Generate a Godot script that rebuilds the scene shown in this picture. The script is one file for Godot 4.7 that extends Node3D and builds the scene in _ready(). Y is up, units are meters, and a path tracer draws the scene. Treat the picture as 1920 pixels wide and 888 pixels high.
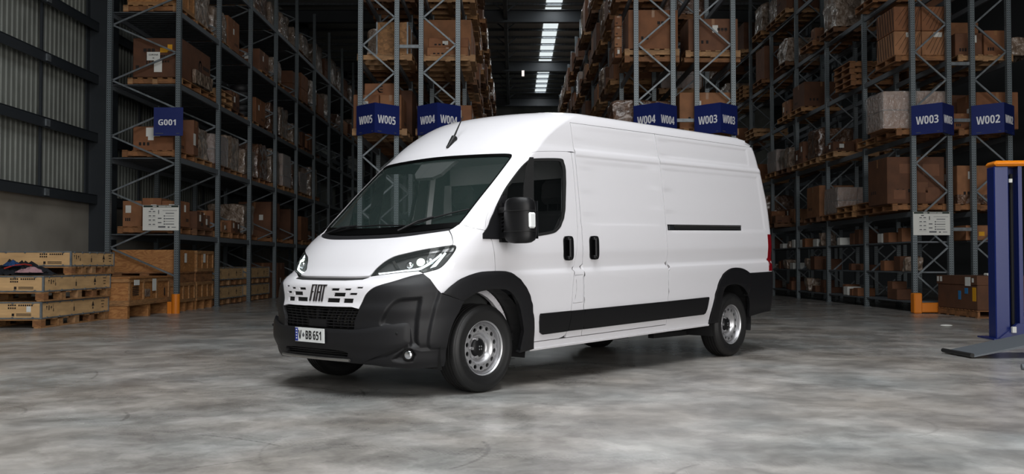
extends Node3D
# A white high-roof van parked on polished concrete in front of pallet racking in a warehouse.
# World: metres, y up, the camera looks along -z. "Depth" below means distance along -z.

const EYE := 1.0343
const FOCAL := 1812.0                      # in pixels of a 1920 x 888 frame
const END_Z := -20.3                       # front ends of the pallet racks
const BAY := 2.77
const ORD := ["first", "second", "third", "fourth", "fifth", "sixth", "seventh", "eighth", "ninth", "tenth", "eleventh", "twelfth", "thirteenth"]

var rng := RandomNumberGenerator.new()
var M := {}
var taken := {}
var shared := {}


# ---------------------------------------------------------------- mesh building
class MB:
	var v := PackedVector3Array()
	var n := PackedVector3Array()
	var t := PackedVector2Array()
	var i := PackedInt32Array()

	func tri_n(a: Vector3, b: Vector3, c: Vector3, na: Vector3, nb: Vector3, nc: Vector3, ta := Vector2.ZERO, tb := Vector2.ZERO, tc := Vector2.ZERO) -> void:
		var k := v.size()
		v.append(a); v.append(b); v.append(c)
		n.append(na); n.append(nb); n.append(nc)
		t.append(ta); t.append(tb); t.append(tc)
		if (c - a).cross(b - a).dot(na + nb + nc) > 0.0:
			i.append(k); i.append(k + 1); i.append(k + 2)
		else:
			i.append(k); i.append(k + 2); i.append(k + 1)

	func quad(a: Vector3, b: Vector3, c: Vector3, d: Vector3, out := Vector3.ZERO) -> void:
		# flat quad a b c d round its edge; "out" tells which side is the front
		var nn := (b - a).cross(d - a).normalized()
		if nn == Vector3.ZERO:
			nn = (c - b).cross(d - b).normalized()
		if out != Vector3.ZERO and nn.dot(out) < 0.0:
			nn = -nn
		var w := a.distance_to(b)
		var h := a.distance_to(d)
		tri_n(a, b, c, nn, nn, nn, Vector2(0, 0), Vector2(w, 0), Vector2(w, h))
		tri_n(a, c, d, nn, nn, nn, Vector2(0, 0), Vector2(w, h), Vector2(0, h))

	func box(c: Vector3, s: Vector3, x := Transform3D.IDENTITY) -> void:
		var h := s * 0.5
		for ax in 3:
			for sg in [-1.0, 1.0]:
				var o := Vector3.ZERO
				o[ax] = sg
				var u := Vector3.ZERO
				var w := Vector3.ZERO
				var ua := 0 if ax == 2 else (2 if ax == 0 else 0)
				var wa := 1 if ax != 1 else 2
				u[ua] = 1.0
				w[wa] = 1.0
				var m := c + o * h
				quad(x * (m - u * h - w * h), x * (m + u * h - w * h), x * (m + u * h + w * h), x * (m - u * h + w * h), x.basis * o)

	func bevel_box(c: Vector3, s: Vector3, r: float, x := Transform3D.IDENTITY) -> void:
		# a box with chamfered edges and corners
		var h := s * 0.5
		var g := h - Vector3(r, r, r)
		for ax in 3:
			var ua := (ax + 1) % 3
			var wa := (ax + 2) % 3
			for sg in [-1.0, 1.0]:
				var p := []
				for q in [Vector2(-1, -1), Vector2(1, -1), Vector2(1, 1), Vector2(-1, 1)]:
					var e := Vector3.ZERO
					e[ax] = sg * h[ax]
					e[ua] = q.x * g[ua]
					e[wa] = q.y * g[wa]
					p.append(x * (c + e))
				var o := Vector3.ZERO
				o[ax] = sg
				quad(p[0], p[1], p[2], p[3], x.basis * o)
			for sa in [-1.0, 1.0]:
				for sb in [-1.0, 1.0]:
					var p2 := []
					for q in [[1, -1], [0, -1], [0, 1], [1, 1]]:
						var e := Vector3.ZERO
						e[ax] = q[1] * g[ax]
						e[ua] = sa * (h[ua] if q[0] == 1 else g[ua])
						e[wa] = sb * (g[wa] if q[0] == 1 else h[wa])
						p2.append(x * (c + e))
					var o2 := Vector3.ZERO
					o2[ua] = sa
					o2[wa] = sb
					quad(p2[0], p2[1], p2[2], p2[3], x.basis * o2)
		for sx in [-1.0, 1.0]:
			for sy in [-1.0, 1.0]:
				for sz in [-1.0, 1.0]:
					var sv := Vector3(sx, sy, sz)
					var a := x * (c + sv * Vector3(h.x, g.y, g.z))
					var b := x * (c + sv * Vector3(g.x, h.y, g.z))
					var d := x * (c + sv * Vector3(g.x, g.y, h.z))
					var nn := (x.basis * sv).normalized()
					tri_n(a, b, d, nn, nn, nn)

	func bar(a: Vector3, b: Vector3, w: float, h: float, up := Vector3.UP) -> void:
		# a square bar from a to b
		var z := (b - a).normalized()
		var xx := up.cross(z)
		if xx.length() < 0.01:
			xx = Vector3.RIGHT.cross(z)
		xx = xx.normalized()
		var yy := z.cross(xx)
		box(Vector3.ZERO, Vector3(w, h, a.distance_to(b)), Transform3D(Basis(xx, yy, z), (a + b) * 0.5))

	func tube(a: Vector3, b: Vector3, ra: float, rb: float, seg := 12, caps := true) -> void:
		var z := (b - a).normalized()
		var xx := (Vector3.UP if absf(z.y) < 0.9 else Vector3.RIGHT).cross(z).normalized()
		var yy := z.cross(xx)
		for k in seg:
			var a0 := TAU * k / seg
			var a1 := TAU * (k + 1) / seg
			var d0 := xx * cos(a0) + yy * sin(a0)
			var d1 := xx * cos(a1) + yy * sin(a1)
			tri_n(a + d0 * ra, a + d1 * ra, b + d1 * rb, d0, d1, d1)
			tri_n(a + d0 * ra, b + d1 * rb, b + d0 * rb, d0, d1, d0)
			if caps:
				tri_n(a, a + d0 * ra, a + d1 * ra, -z, -z, -z)
				tri_n(b, b + d0 * rb, b + d1 * rb, z, z, z)

	func path_tube(p: PackedVector3Array, r: float, seg := 8) -> void:
		for k in p.size() - 1:
			tube(p[k], p[k + 1], r, r, seg, true)

	func lathe(prof: PackedVector2Array, x: Transform3D, seg := 48, smooth := 0.6) -> void:
		# prof: (radius, height along the local x axis); turned about that axis
		var m := prof.size()
		var nf := []
		for k in m - 1:
			var d := prof[k + 1] - prof[k]
			nf.append(Vector2(d.y, -d.x).normalized())
		for k in m - 1:
			var n0: Vector2 = nf[k]
			var n1: Vector2 = nf[k]
			if k > 0 and nf[k - 1].dot(nf[k]) > smooth:
				n0 = (nf[k - 1] + nf[k]).normalized()
			if k < m - 2 and nf[k + 1].dot(nf[k]) > smooth:
				n1 = (nf[k + 1] + nf[k]).normalized()
			for s in seg:
				var c0 := Vector2.from_angle(TAU * s / seg)
				var c1 := Vector2.from_angle(TAU * (s + 1) / seg)
				var f := func(q: Vector2, c: Vector2) -> Vector3: return Vector3(q.y, q.x * c.x, q.x * c.y)
				var pa: Vector3 = x * f.call(prof[k], c0)
				var pb: Vector3 = x * f.call(prof[k], c1)
				var pc: Vector3 = x * f.call(prof[k + 1], c1)
				var pd: Vector3 = x * f.call(prof[k + 1], c0)
				var na: Vector3 = x.basis * f.call(n0, c0)
				var nb: Vector3 = x.basis * f.call(n0, c1)
				var nc: Vector3 = x.basis * f.call(n1, c1)
				var nd: Vector3 = x.basis * f.call(n1, c0)
				tri_n(pa, pb, pc, na, nb, nc)
				tri_n(pa, pc, pd, na, nc, nd)

	func ball(c: Vector3, r: Vector3, x := Transform3D.IDENTITY, seg := 14, rings := 8) -> void:
		for a in rings:
			for b in seg:
				var p := []
				var q := []
				for e in [[a, b], [a, b + 1], [a + 1, b + 1], [a + 1, b]]:
					var th: float = PI * e[0] / rings
					var ph: float = TAU * e[1] / seg
					var d := Vector3(sin(th) * cos(ph), cos(th), sin(th) * sin(ph))
					p.append(x * (c + d * r))
					q.append((x.basis * (d / r)).normalized())
				if a > 0:
					tri_n(p[0], p[1], p[2], q[0], q[1], q[2])
				if a < rings - 1:
					tri_n(p[0], p[2], p[3], q[0], q[2], q[3])

	func prism(poly: PackedVector2Array, z0: float, z1: float, x := Transform3D.IDENTITY) -> void:
		# polygon in the local xy plane, from z0 to z1
		var ids := Geometry2D.triangulate_polygon(poly)
		for sz in [[z0, -1.0], [z1, 1.0]]:
			var nn := x.basis * Vector3(0, 0, sz[1] if z1 > z0 else -sz[1])
			for k in range(0, ids.size(), 3):
				var a := poly[ids[k]]
				var b := poly[ids[k + 1]]
				var c := poly[ids[k + 2]]
				tri_n(x * Vector3(a.x, a.y, sz[0]), x * Vector3(b.x, b.y, sz[0]), x * Vector3(c.x, c.y, sz[0]), nn, nn, nn, a, b, c)
		var cw := -1.0 if Geometry2D.is_polygon_clockwise(poly) else 1.0
		for k in poly.size():
			var a := poly[k]
			var b := poly[(k + 1) % poly.size()]
			var e := (b - a).normalized()
			var o := x.basis * (Vector3(e.y, -e.x, 0) * cw)
			quad(x * Vector3(a.x, a.y, z0), x * Vector3(b.x, b.y, z0), x * Vector3(b.x, b.y, z1), x * Vector3(a.x, a.y, z1), o)

	func grid(g: Array, out: Vector3) -> void:
		# smooth sheet through rows of points; "out" tells which side is the front
		var nr := g.size()
		var nc: int = g[0].size()
		var nn := []
		for i in nr:
			var row := []
			for j in nc:
				var u: Vector3 = g[mini(i + 1, nr - 1)][j] - g[maxi(i - 1, 0)][j]
				var w: Vector3 = g[i][mini(j + 1, nc - 1)] - g[i][maxi(j - 1, 0)]
				var m := u.cross(w).normalized()
				row.append(-m if m.dot(out) < 0.0 else m)
			nn.append(row)
		for i in nr - 1:
			for j in nc - 1:
				tri_n(g[i][j], g[i + 1][j], g[i + 1][j + 1], nn[i][j], nn[i + 1][j], nn[i + 1][j + 1])
				tri_n(g[i][j], g[i + 1][j + 1], g[i][j + 1], nn[i][j], nn[i + 1][j + 1], nn[i][j + 1])

	func done() -> ArrayMesh:
		var m := ArrayMesh.new()
		if v.size() == 0:
			return m
		var arr := []
		arr.resize(Mesh.ARRAY_MAX)
		arr[Mesh.ARRAY_VERTEX] = v
		arr[Mesh.ARRAY_NORMAL] = n
		arr[Mesh.ARRAY_TEX_UV] = t
		arr[Mesh.ARRAY_INDEX] = i
		m.add_surface_from_arrays(Mesh.PRIMITIVE_TRIANGLES, arr)
		return m


# ---------------------------------------------------------------- nodes
func numbered(called: String) -> String:
	var k: int = taken.get(called, 0)
	taken[called] = k + 1
	return called if k == 0 else "%s_%03d" % [called, k]


func tag(o: Node3D, label: String, category: String, group := "") -> Node3D:
	o.set_meta("label", label)
	o.set_meta("category", category)
	if group:
		o.set_meta("group", group)
	return o


func thing(called: String, label: String, category: String, at := Vector3.ZERO, turn := 0.0, group := "") -> Node3D:
	var o := Node3D.new()
	o.name = numbered(called)
	add_child(o, true)
	o.position = at
	o.rotation.y = turn
	return tag(o, label, category, group)


func obj(called: String, mesh: Mesh, mat: Material, parent: Node = null) -> MeshInstance3D:
	var o := MeshInstance3D.new()
	o.name = called if parent else numbered(called)
	o.mesh = mesh
	o.material_override = mat
	(parent if parent else self).add_child(o, true)
	return o


func struct(called: String, mesh: Mesh, mat: Material, parent: Node = null) -> MeshInstance3D:
	var o := obj(called, mesh, mat, parent)
	if parent == null:
		o.set_meta("kind", "structure")
	return o


func box_mesh(s: Vector3, c := Vector3.ZERO) -> ArrayMesh:
	var key := "box%s%s" % [s, c]
	if not shared.has(key):
		var b := MB.new()
		b.box(c, s)
		shared[key] = b.done()
	return shared[key]


func text_mesh(words: String, size: float, depth := 0.004, bold := true) -> TextMesh:
	var f := SystemFont.new()
	f.font_names = PackedStringArray(["Droid Sans"])
	f.font_weight = 700 if bold else 400
	var m := TextMesh.new()
	m.text = words
	m.font = f
	m.font_size = 64
	m.pixel_size = size / 46.0
	m.depth = depth
	m.curve_step = 3.0
	return m


# ---------------------------------------------------------------- materials
func mat(called: String, c: Color, rough := 0.6, metal := 0.0) -> StandardMaterial3D:
	var m := StandardMaterial3D.new()
	m.resource_name = called
	m.albedo_color = c
	m.roughness = rough
	m.metallic = metal
	M[called] = m
	return m


func noise_tex(freq: float, seed_: int, ramp: Array, normal := 0.0, oct := 4, size := 512) -> NoiseTexture2D:
	var f := FastNoiseLite.new()
	f.seed = seed_
	f.frequency = freq
	f.fractal_octaves = oct
	var t := NoiseTexture2D.new()
	t.width = size
	t.height = size
	t.seamless = true
	t.noise = f
	if normal > 0.0:
		t.as_normal_map = true
		t.bump_strength = normal
	elif ramp.size():
		var g := Gradient.new()
		var offs := PackedFloat32Array()
		var cols := PackedColorArray()
		for k in ramp.size():
			offs.append(float(k) / (ramp.size() - 1))
			cols.append(ramp[k])
		g.offsets = offs
		g.colors = cols
		t.color_ramp = g
	return t


func tri_map(m: StandardMaterial3D, scale: float, world := false) -> void:
	m.uv1_triplanar = true
	m.uv1_world_triplanar = world
	m.uv1_scale = Vector3(scale, scale, scale)


func grey(a: float) -> Color:
	return Color(a, a, a)


func make_materials() -> void:
	# van
	var w := mat("white_paint", Color(0.835, 0.83, 0.845), 0.32)
	w.clearcoat_enabled = true
	w.clearcoat = 0.8
	w.clearcoat_roughness = 0.03
	var bp := mat("black_plastic", Color(0.088, 0.088, 0.096), 0.5)
	bp.metallic_specular = 0.36
	bp.normal_enabled = true
	bp.normal_texture = noise_tex(0.25, 5, [], 1.2, 2, 256)
	bp.normal_scale = 0.25
	tri_map(bp, 6.0)
	mat("moulding_black", Color(0.06, 0.06, 0.067), 0.45).metallic_specular = 0.36
	mat("gap_black", Color(0.02, 0.02, 0.022), 0.8)
	mat("gloss_black", Color(0.03, 0.03, 0.033), 0.12)
	mat("screen_border", Color(0.015, 0.016, 0.017), 0.45).metallic_specular = 0.15
	mat("rubber", Color(0.06, 0.06, 0.062), 0.55)
	mat("tyre_letter", Color(0.32, 0.32, 0.32), 0.5)
	var sm := mat("wheel_silver", Color(0.72, 0.72, 0.73), 0.34, 0.75)
	sm.metallic_specular = 0.6
	mat("chrome", Color(0.85, 0.86, 0.88), 0.12, 1.0)
	mat("badge_metal", Color(0.32, 0.31, 0.32), 0.28, 0.9)
	mat("brushed_metal", Color(0.62, 0.61, 0.60), 0.32, 0.9)
	var gl := mat("window_glass", Color(0.5, 0.62, 0.6, 0.05), 0.0)
	gl.metallic_specular = 0.27
	gl.transparency = BaseMaterial3D.TRANSPARENCY_ALPHA
	var gd := mat("tinted_glass", Color(0.03, 0.05, 0.05, 0.28), 0.02)
	gd.transparency = BaseMaterial3D.TRANSPARENCY_ALPHA
	var lens := mat("lamp_lens", Color(0.9, 0.95, 0.95, 0.02), 0.0)
	lens.metallic_specular = 0.22
	lens.transparency = BaseMaterial3D.TRANSPARENCY_ALPHA
	var led := mat("lamp_led", Color(0.95, 0.98, 1.0), 0.3)
	led.emission_enabled = true
	led.emission = Color(0.93, 1.0, 0.99)
	led.emission_energy_multiplier = 1.3
	var proj := mat("lamp_bulb", Color(0.9, 0.95, 0.9), 0.2)
	proj.emission_enabled = true
	proj.emission = Color(0.93, 1.0, 0.93)
	proj.emission_energy_multiplier = 1.2
	mat("lamp_inner", Color(0.05, 0.055, 0.06), 0.35)
	mat("tail_red", Color(0.42, 0.02, 0.035), 0.15)
	mat("cabin_dark", Color(0.15, 0.155, 0.155), 0.75)
	mat("cabin_grey", Color(0.66, 0.67, 0.68), 0.7)
	mat("seat_cloth", Color(0.07, 0.075, 0.085), 0.9)
	mat("plate_white", Color(0.86, 0.87, 0.87), 0.4)
	mat("plate_blue", Color(0.03, 0.16, 0.55), 0.4)
	mat("ink", Color(0.06, 0.06, 0.065), 0.6)
	mat("undercarriage", Color(0.05, 0.05, 0.055), 0.7)
	# racks and building
	var gv := mat("galvanised", Color(0.50, 0.53, 0.55), 0.45, 0.35)
	gv.albedo_texture = noise_tex(0.02, 11, [grey(0.72), grey(0.95)], 0.0, 3, 256)
	tri_map(gv, 1.0, true)
	var up := mat("upright_steel", Color(0.50, 0.54, 0.56), 0.42, 0.35)
	up.albedo_texture = punched()
	up.uv1_scale = Vector3(10, 10, 1)
	mat("beam_steel", Color(0.40, 0.42, 0.44), 0.5, 0.3)
	var dk := mat("deck_steel", Color(0.36, 0.38, 0.40), 0.5, 0.35)
	dk.albedo_texture = M["galvanised"].albedo_texture
	tri_map(dk, 1.0, true)
	mat("beam_orange", Color(0.42, 0.20, 0.08), 0.6)
	mat("sign_blue", Color(0.048, 0.115, 0.365), 0.5)
	mat("sign_white", Color(0.88, 0.88, 0.89), 0.55)
	mat("sign_green", Color(0.02, 0.13, 0.09), 0.55)
	mat("paper", Color(0.80, 0.80, 0.78), 0.7)
	mat("faint_print", Color(0.30, 0.31, 0.33), 0.7)
	mat("guard_orange", Color(0.80, 0.45, 0.07), 0.5)
	mat("lift_blue", Color(0.03, 0.11, 0.36), 0.35)
	mat("lift_orange", Color(0.93, 0.53, 0.05), 0.5)
	mat("ramp_grey", Color(0.33, 0.35, 0.37), 0.55)
	mat("red_plastic", Color(0.72, 0.10, 0.05), 0.45)
	mat("white_band", Color(0.85, 0.85, 0.87), 0.4)
	# goods
	var carton_cols := [Color(0.56, 0.38, 0.25), Color(0.51, 0.33, 0.21), Color(0.61, 0.43, 0.295), Color(0.43, 0.28, 0.19), Color(0.64, 0.48, 0.355)]
	var fibre := noise_tex(0.015, 21, [grey(0.84), grey(0.93), grey(1.0)], 0.0, 4, 256)
	carton_cols.append(Color(0.35, 0.215, 0.13))
	for k in 6:
		var cm := mat("carton_%d" % k, carton_cols[k], 0.78)
		cm.albedo_texture = fibre
		tri_map(cm, 0.7)
	mat("tape", Color(0.52, 0.37, 0.24), 0.35)
	mat("print_dark", Color(0.10, 0.065, 0.05), 0.8)
	mat("print_yellow", Color(0.78, 0.56, 0.05), 0.6)
	var woods := [Color(0.62, 0.45, 0.28), Color(0.55, 0.37, 0.22), Color(0.68, 0.52, 0.36), Color(0.43, 0.29, 0.18)]
	for k in 4:
		var wm := mat("wood_%d" % k, woods[k], 0.75)
		var f := FastNoiseLite.new()
		f.seed = 40 + k
		f.frequency = 0.012
		f.domain_warp_enabled = true
		f.domain_warp_amplitude = 25.0
		f.domain_warp_frequency = 0.01
		var nt := NoiseTexture2D.new()
		nt.width = 256
		nt.height = 256
		nt.seamless = true
		nt.noise = f
		var g := Gradient.new()
		g.offsets = PackedFloat32Array([0.0, 0.35, 0.5, 0.62, 1.0])
		g.colors = PackedColorArray([grey(0.62), grey(0.9), grey(0.78), grey(1.0), grey(0.8)])
		nt.color_ramp = g
		wm.albedo_texture = nt
		tri_map(wm, 1.0)
		wm.uv1_scale = Vector3(0.6, 3.0, 0.6)
	var ply := mat("plywood", Color(0.66, 0.48, 0.29), 0.65)
	var pf := FastNoiseLite.new()
	pf.seed = 77
	pf.frequency = 0.006
	pf.fractal_octaves = 2
	pf.domain_warp_enabled = true
	pf.domain_warp_amplitude = 60.0
	pf.domain_warp_frequency = 0.006
	var pt := NoiseTexture2D.new()
	pt.width = 512
	pt.height = 512
	pt.seamless = true
	pt.noise = pf
	var pg := Gradient.new()
	var po := PackedFloat32Array()
	var pc := PackedColorArray()
	for k in 15:
		po.append(k / 14.0)
		pc.append(Color(1.0, 0.97, 0.93) if k % 2 else Color(0.80, 0.71, 0.62))
	pg.offsets = po
	pg.colors = pc
	pt.color_ramp = pg
	ply.albedo_texture = pt
	tri_map(ply, 0.5)
	ply.uv1_scale = Vector3(0.35, 0.9, 0.35)
	var osb := mat("chipboard", Color(0.68, 0.50, 0.33), 0.8)
	var of := FastNoiseLite.new()
	of.seed = 9
	of.noise_type = FastNoiseLite.TYPE_CELLULAR
	of.cellular_return_type = FastNoiseLite.RETURN_CELL_VALUE
	of.frequency = 0.05
	var ot := NoiseTexture2D.new()
	ot.width = 256
	ot.height = 256
	ot.seamless = true
	ot.noise = of
	var og := Gradient.new()
	og.colors = PackedColorArray([grey(0.6), grey(1.0)])
	ot.color_ramp = og
	osb.albedo_texture = ot
	tri_map(osb, 1.2)
	var film := mat("stretch_film", Color(0.80, 0.80, 0.80, 0.32), 0.16)
	film.transparency = BaseMaterial3D.TRANSPARENCY_ALPHA
	film.normal_enabled = true
	film.normal_texture = noise_tex(0.02, 31, [], 9.0, 4, 512)
	film.normal_scale = 1.6
	tri_map(film, 0.8)
	var grit := noise_tex(0.012, 33, [Color(0.42, 0.36, 0.31), Color(0.60, 0.54, 0.49), Color(0.80, 0.77, 0.74)], 0.0, 5, 512)
	for k in 2:
		var wr := mat("wrapped_goods_%d" % k, [Color(0.86, 0.83, 0.80), Color(0.62, 0.50, 0.42)][k], 0.34)
		wr.albedo_texture = grit
		wr.normal_enabled = true
		wr.normal_texture = film.normal_texture
		wr.normal_scale = 1.5
		wr.clearcoat_enabled = true
		wr.clearcoat = 0.7
		wr.clearcoat_roughness = 0.18
		tri_map(wr, 0.6)
	mat("label_blue", Color(0.12, 0.42, 0.62), 0.6)
	mat("dark_goods", Color(0.08, 0.08, 0.09), 0.6)
	mat("cloth_navy", Color(0.035, 0.05, 0.085), 0.85)
	mat("cloth_blue", Color(0.06, 0.22, 0.40), 0.85)
	mat("cloth_pink", Color(0.62, 0.48, 0.50), 0.85)
	mat("cloth_red", Color(0.55, 0.12, 0.08), 0.8)


func punched() -> ImageTexture:
	# rack upright steel with two columns of punched slots; one tile is 100 mm square
	var im := Image.create(64, 64, false, Image.FORMAT_RGB8)
	im.fill(grey(0.9))
	im.fill_rect(Rect2i(0, 0, 5, 64), grey(0.62))
	im.fill_rect(Rect2i(59, 0, 5, 64), grey(0.62))
	im.fill_rect(Rect2i(28, 0, 8, 64), grey(0.74))
	for y in [6, 38]:
		im.fill_rect(Rect2i(13, y, 9, 16), grey(0.12))
		im.fill_rect(Rect2i(42, y, 9, 16), grey(0.12))
	return ImageTexture.create_from_image(im)


# ---------------------------------------------------------------- the building
const WALL_X := -9.6
const EAST_X := 17.0
const FAR_Z := -63.0
const BACK_Z := 8.0
const ROOF_Y := 11.62


func floor_image() -> ImageTexture:
	# power-floated concrete: soft mottling, fine scuffs, tyre marks swept in arcs (24 m x 24 m)
	var n := FastNoiseLite.new()
	n.seed = 3
	n.frequency = 0.013
	n.fractal_octaves = 7
	n.fractal_gain = 0.68
	n.domain_warp_enabled = true
	n.domain_warp_amplitude = 34.0
	n.domain_warp_frequency = 0.008
	var im := n.get_image(2048, 2048)
	im.convert(Image.FORMAT_RGB8)
	im.adjust_bcs(1.0, 0.34, 1.0)
	im.adjust_bcs(1.38, 1.0, 1.0)
	var r := RandomNumberGenerator.new()
	r.seed = 12
	# centre (x, depth), radius, from, to (turns), width in cm, darkness
	var arcs := [[9.5, 12.8, 4.2, 0.30, 0.52, 14.0, 0.20], [9.5, 12.8, 4.45, 0.30, 0.5, 9.0, 0.14], [-6.0, 12.0, 8.0, 0.80, 0.97, 10.0, 0.12], [2.0, 14.0, 9.0, 0.62, 0.80, 12.0, 0.13],
		[2.5, 13.0, 7.2, 0.66, 0.82, 10.0, 0.14], [-9.0, 9.0, 9.5, 0.90, 1.02, 10.0, 0.12], [-0.3, 5.5, 1.1, 0.42, 0.62, 2.0, 0.30], [4.0, 3.0, 5.0, 0.1, 0.3, 9.0, 0.10], [12.0, 4.0, 8.0, 0.33, 0.5, 12.0, 0.10],
		[0.0, 20.0, 12.5, 0.70, 0.78, 9.0, 0.16], [5.5, 16.0, 6.0, 0.6, 0.85, 10.0, 0.12], [-3.0, 4.0, 6.0, 0.02, 0.16, 9.0, 0.11], [3.2, 18.0, 11.0, 0.68, 0.77, 6.0, 0.2]]
	for a in arcs:
		var steps := int(a[2] * TAU * absf(a[4] - a[3]) / 0.02)
		for k in steps:
			var ang := TAU * lerpf(a[3], a[4], float(k) / steps)
			var fade := sin(PI * float(k) / steps) * r.randf_range(0.55, 1.0)
			var px: float = (a[0] + a[2] * cos(ang) + 12.0) / 24.0 * 2048.0
			var py: float = (a[1] + a[2] * sin(ang) - 2.0) / 24.0 * 2048.0
			var hw := int(a[5] / 1.17 * 0.5)
			for e in range(-hw, hw + 1):
				var qx := int(px + e * cos(ang))
				var qy := int(py + e * sin(ang))
				if qx < 0 or qy < 0 or qx > 2047 or qy > 2047:
					continue
				var rib := 1.0 if (e + 40) % 4 < 2 else 0.55
				im.set_pixel(qx, qy, im.get_pixel(qx, qy).darkened(a[6] * fade * rib * 0.55))
	for k in 260:
		# short scuffs
		var x := r.randf_range(60, 1980)
		var y := r.randf_range(60, 1980)
		var d := Vector2.from_angle(r.randf() * TAU)
		var bend := r.randf_range(-0.03, 0.03)
		var len := r.randi_range(10, 70)
		var dark := r.randf_range(0.03, 0.17)
		for s in len:
			d = d.rotated(bend)
			x += d.x
			y += d.y
			if x < 1 or y < 1 or x > 2046 or y > 2046:
				break
			for e in 2:
				im.set_pixel(int(x) + e, int(y), im.get_pixel(int(x) + e, int(y)).darkened(dark))
	return ImageTexture.create_from_image(im)


func build_floor() -> void:
	var m := mat("concrete_floor", Color(0.83, 0.812, 0.79), 1.0)
	m.albedo_texture = floor_image()
	m.metallic_specular = 0.5
	var tone := noise_tex(0.006, 14, [Color(0.87, 0.85, 0.83), grey(0.97), Color(0.91, 0.945, 0.965)], 0.0, 5, 512)
	m.detail_enabled = true
	m.detail_blend_mode = BaseMaterial3D.BLEND_MODE_MUL
	m.detail_albedo = tone
	m.detail_uv_layer = BaseMaterial3D.DETAIL_UV_2
	m.roughness_texture = noise_tex(0.008, 15, [grey(0.20), grey(0.27), grey(0.38)], 0.0, 5, 512)
	m.uv2_scale = Vector3(1.0 / 7.3, 1.0 / 7.3, 1)
	m.uv1_scale = Vector3(1.0 / 24.0, 1.0 / 24.0, 1)
	var v := PackedVector3Array()
	var n := PackedVector3Array()
	var t := PackedVector2Array()
	var ix := PackedInt32Array()
	var xs := [WALL_X - 0.2, EAST_X + 0.2]
	var zs := [BACK_Z + 0.2, FAR_Z - 0.2]
	for a in 2:
		for b in 2:
			v.append(Vector3(xs[a], 0, zs[b]))
			n.append(Vector3.UP)
			t.append(Vector2(xs[a] + 12.0, -zs[b] - 2.0))
	ix.append_array(PackedInt32Array([0, 1, 2, 1, 3, 2]))
	var arr := []
	arr.resize(Mesh.ARRAY_MAX)
	arr[Mesh.ARRAY_VERTEX] = v
	arr[Mesh.ARRAY_NORMAL] = n
	arr[Mesh.ARRAY_TEX_UV] = t
	arr[Mesh.ARRAY_TEX_UV2] = t
	arr[Mesh.ARRAY_INDEX] = ix
	var mesh := ArrayMesh.new()
	mesh.add_surface_from_arrays(Mesh.PRIMITIVE_TRIANGLES, arr)
	struct("floor", mesh, m)
	var slab := MB.new()
	slab.box(Vector3((WALL_X + EAST_X) / 2, -0.16, (BACK_Z + FAR_Z) / 2), Vector3(EAST_X - WALL_X + 0.4, 0.3, BACK_Z - FAR_Z + 0.4))
	obj("slab", slab.done(), M["paper"], get_node("floor"))


func ribbed(z0: float, z1: float, y0: float, y1: float, x: float, pitch := 0.19, deep := 0.024) -> ArrayMesh:
	# cladding with trapezoid ribs standing upright, seen from +x
	var b := MB.new()
	var z := z0
	while z > z1:
		var p := [Vector2(z, 0), Vector2(z - pitch * 0.62, 0), Vector2(z - pitch * 0.74, deep), Vector2(z - pitch * 0.88, deep), Vector2(z - pitch, 0)]
		for k in 4:
			b.quad(Vector3(x + p[k].y, y0, p[k].x), Vector3(x + p[k + 1].y, y0, p[k + 1].x), Vector3(x + p[k + 1].y, y1, p[k + 1].x), Vector3(x + p[k].y, y1, p[k].x), Vector3.RIGHT)
		z -= pitch
	return b.done()


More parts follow.
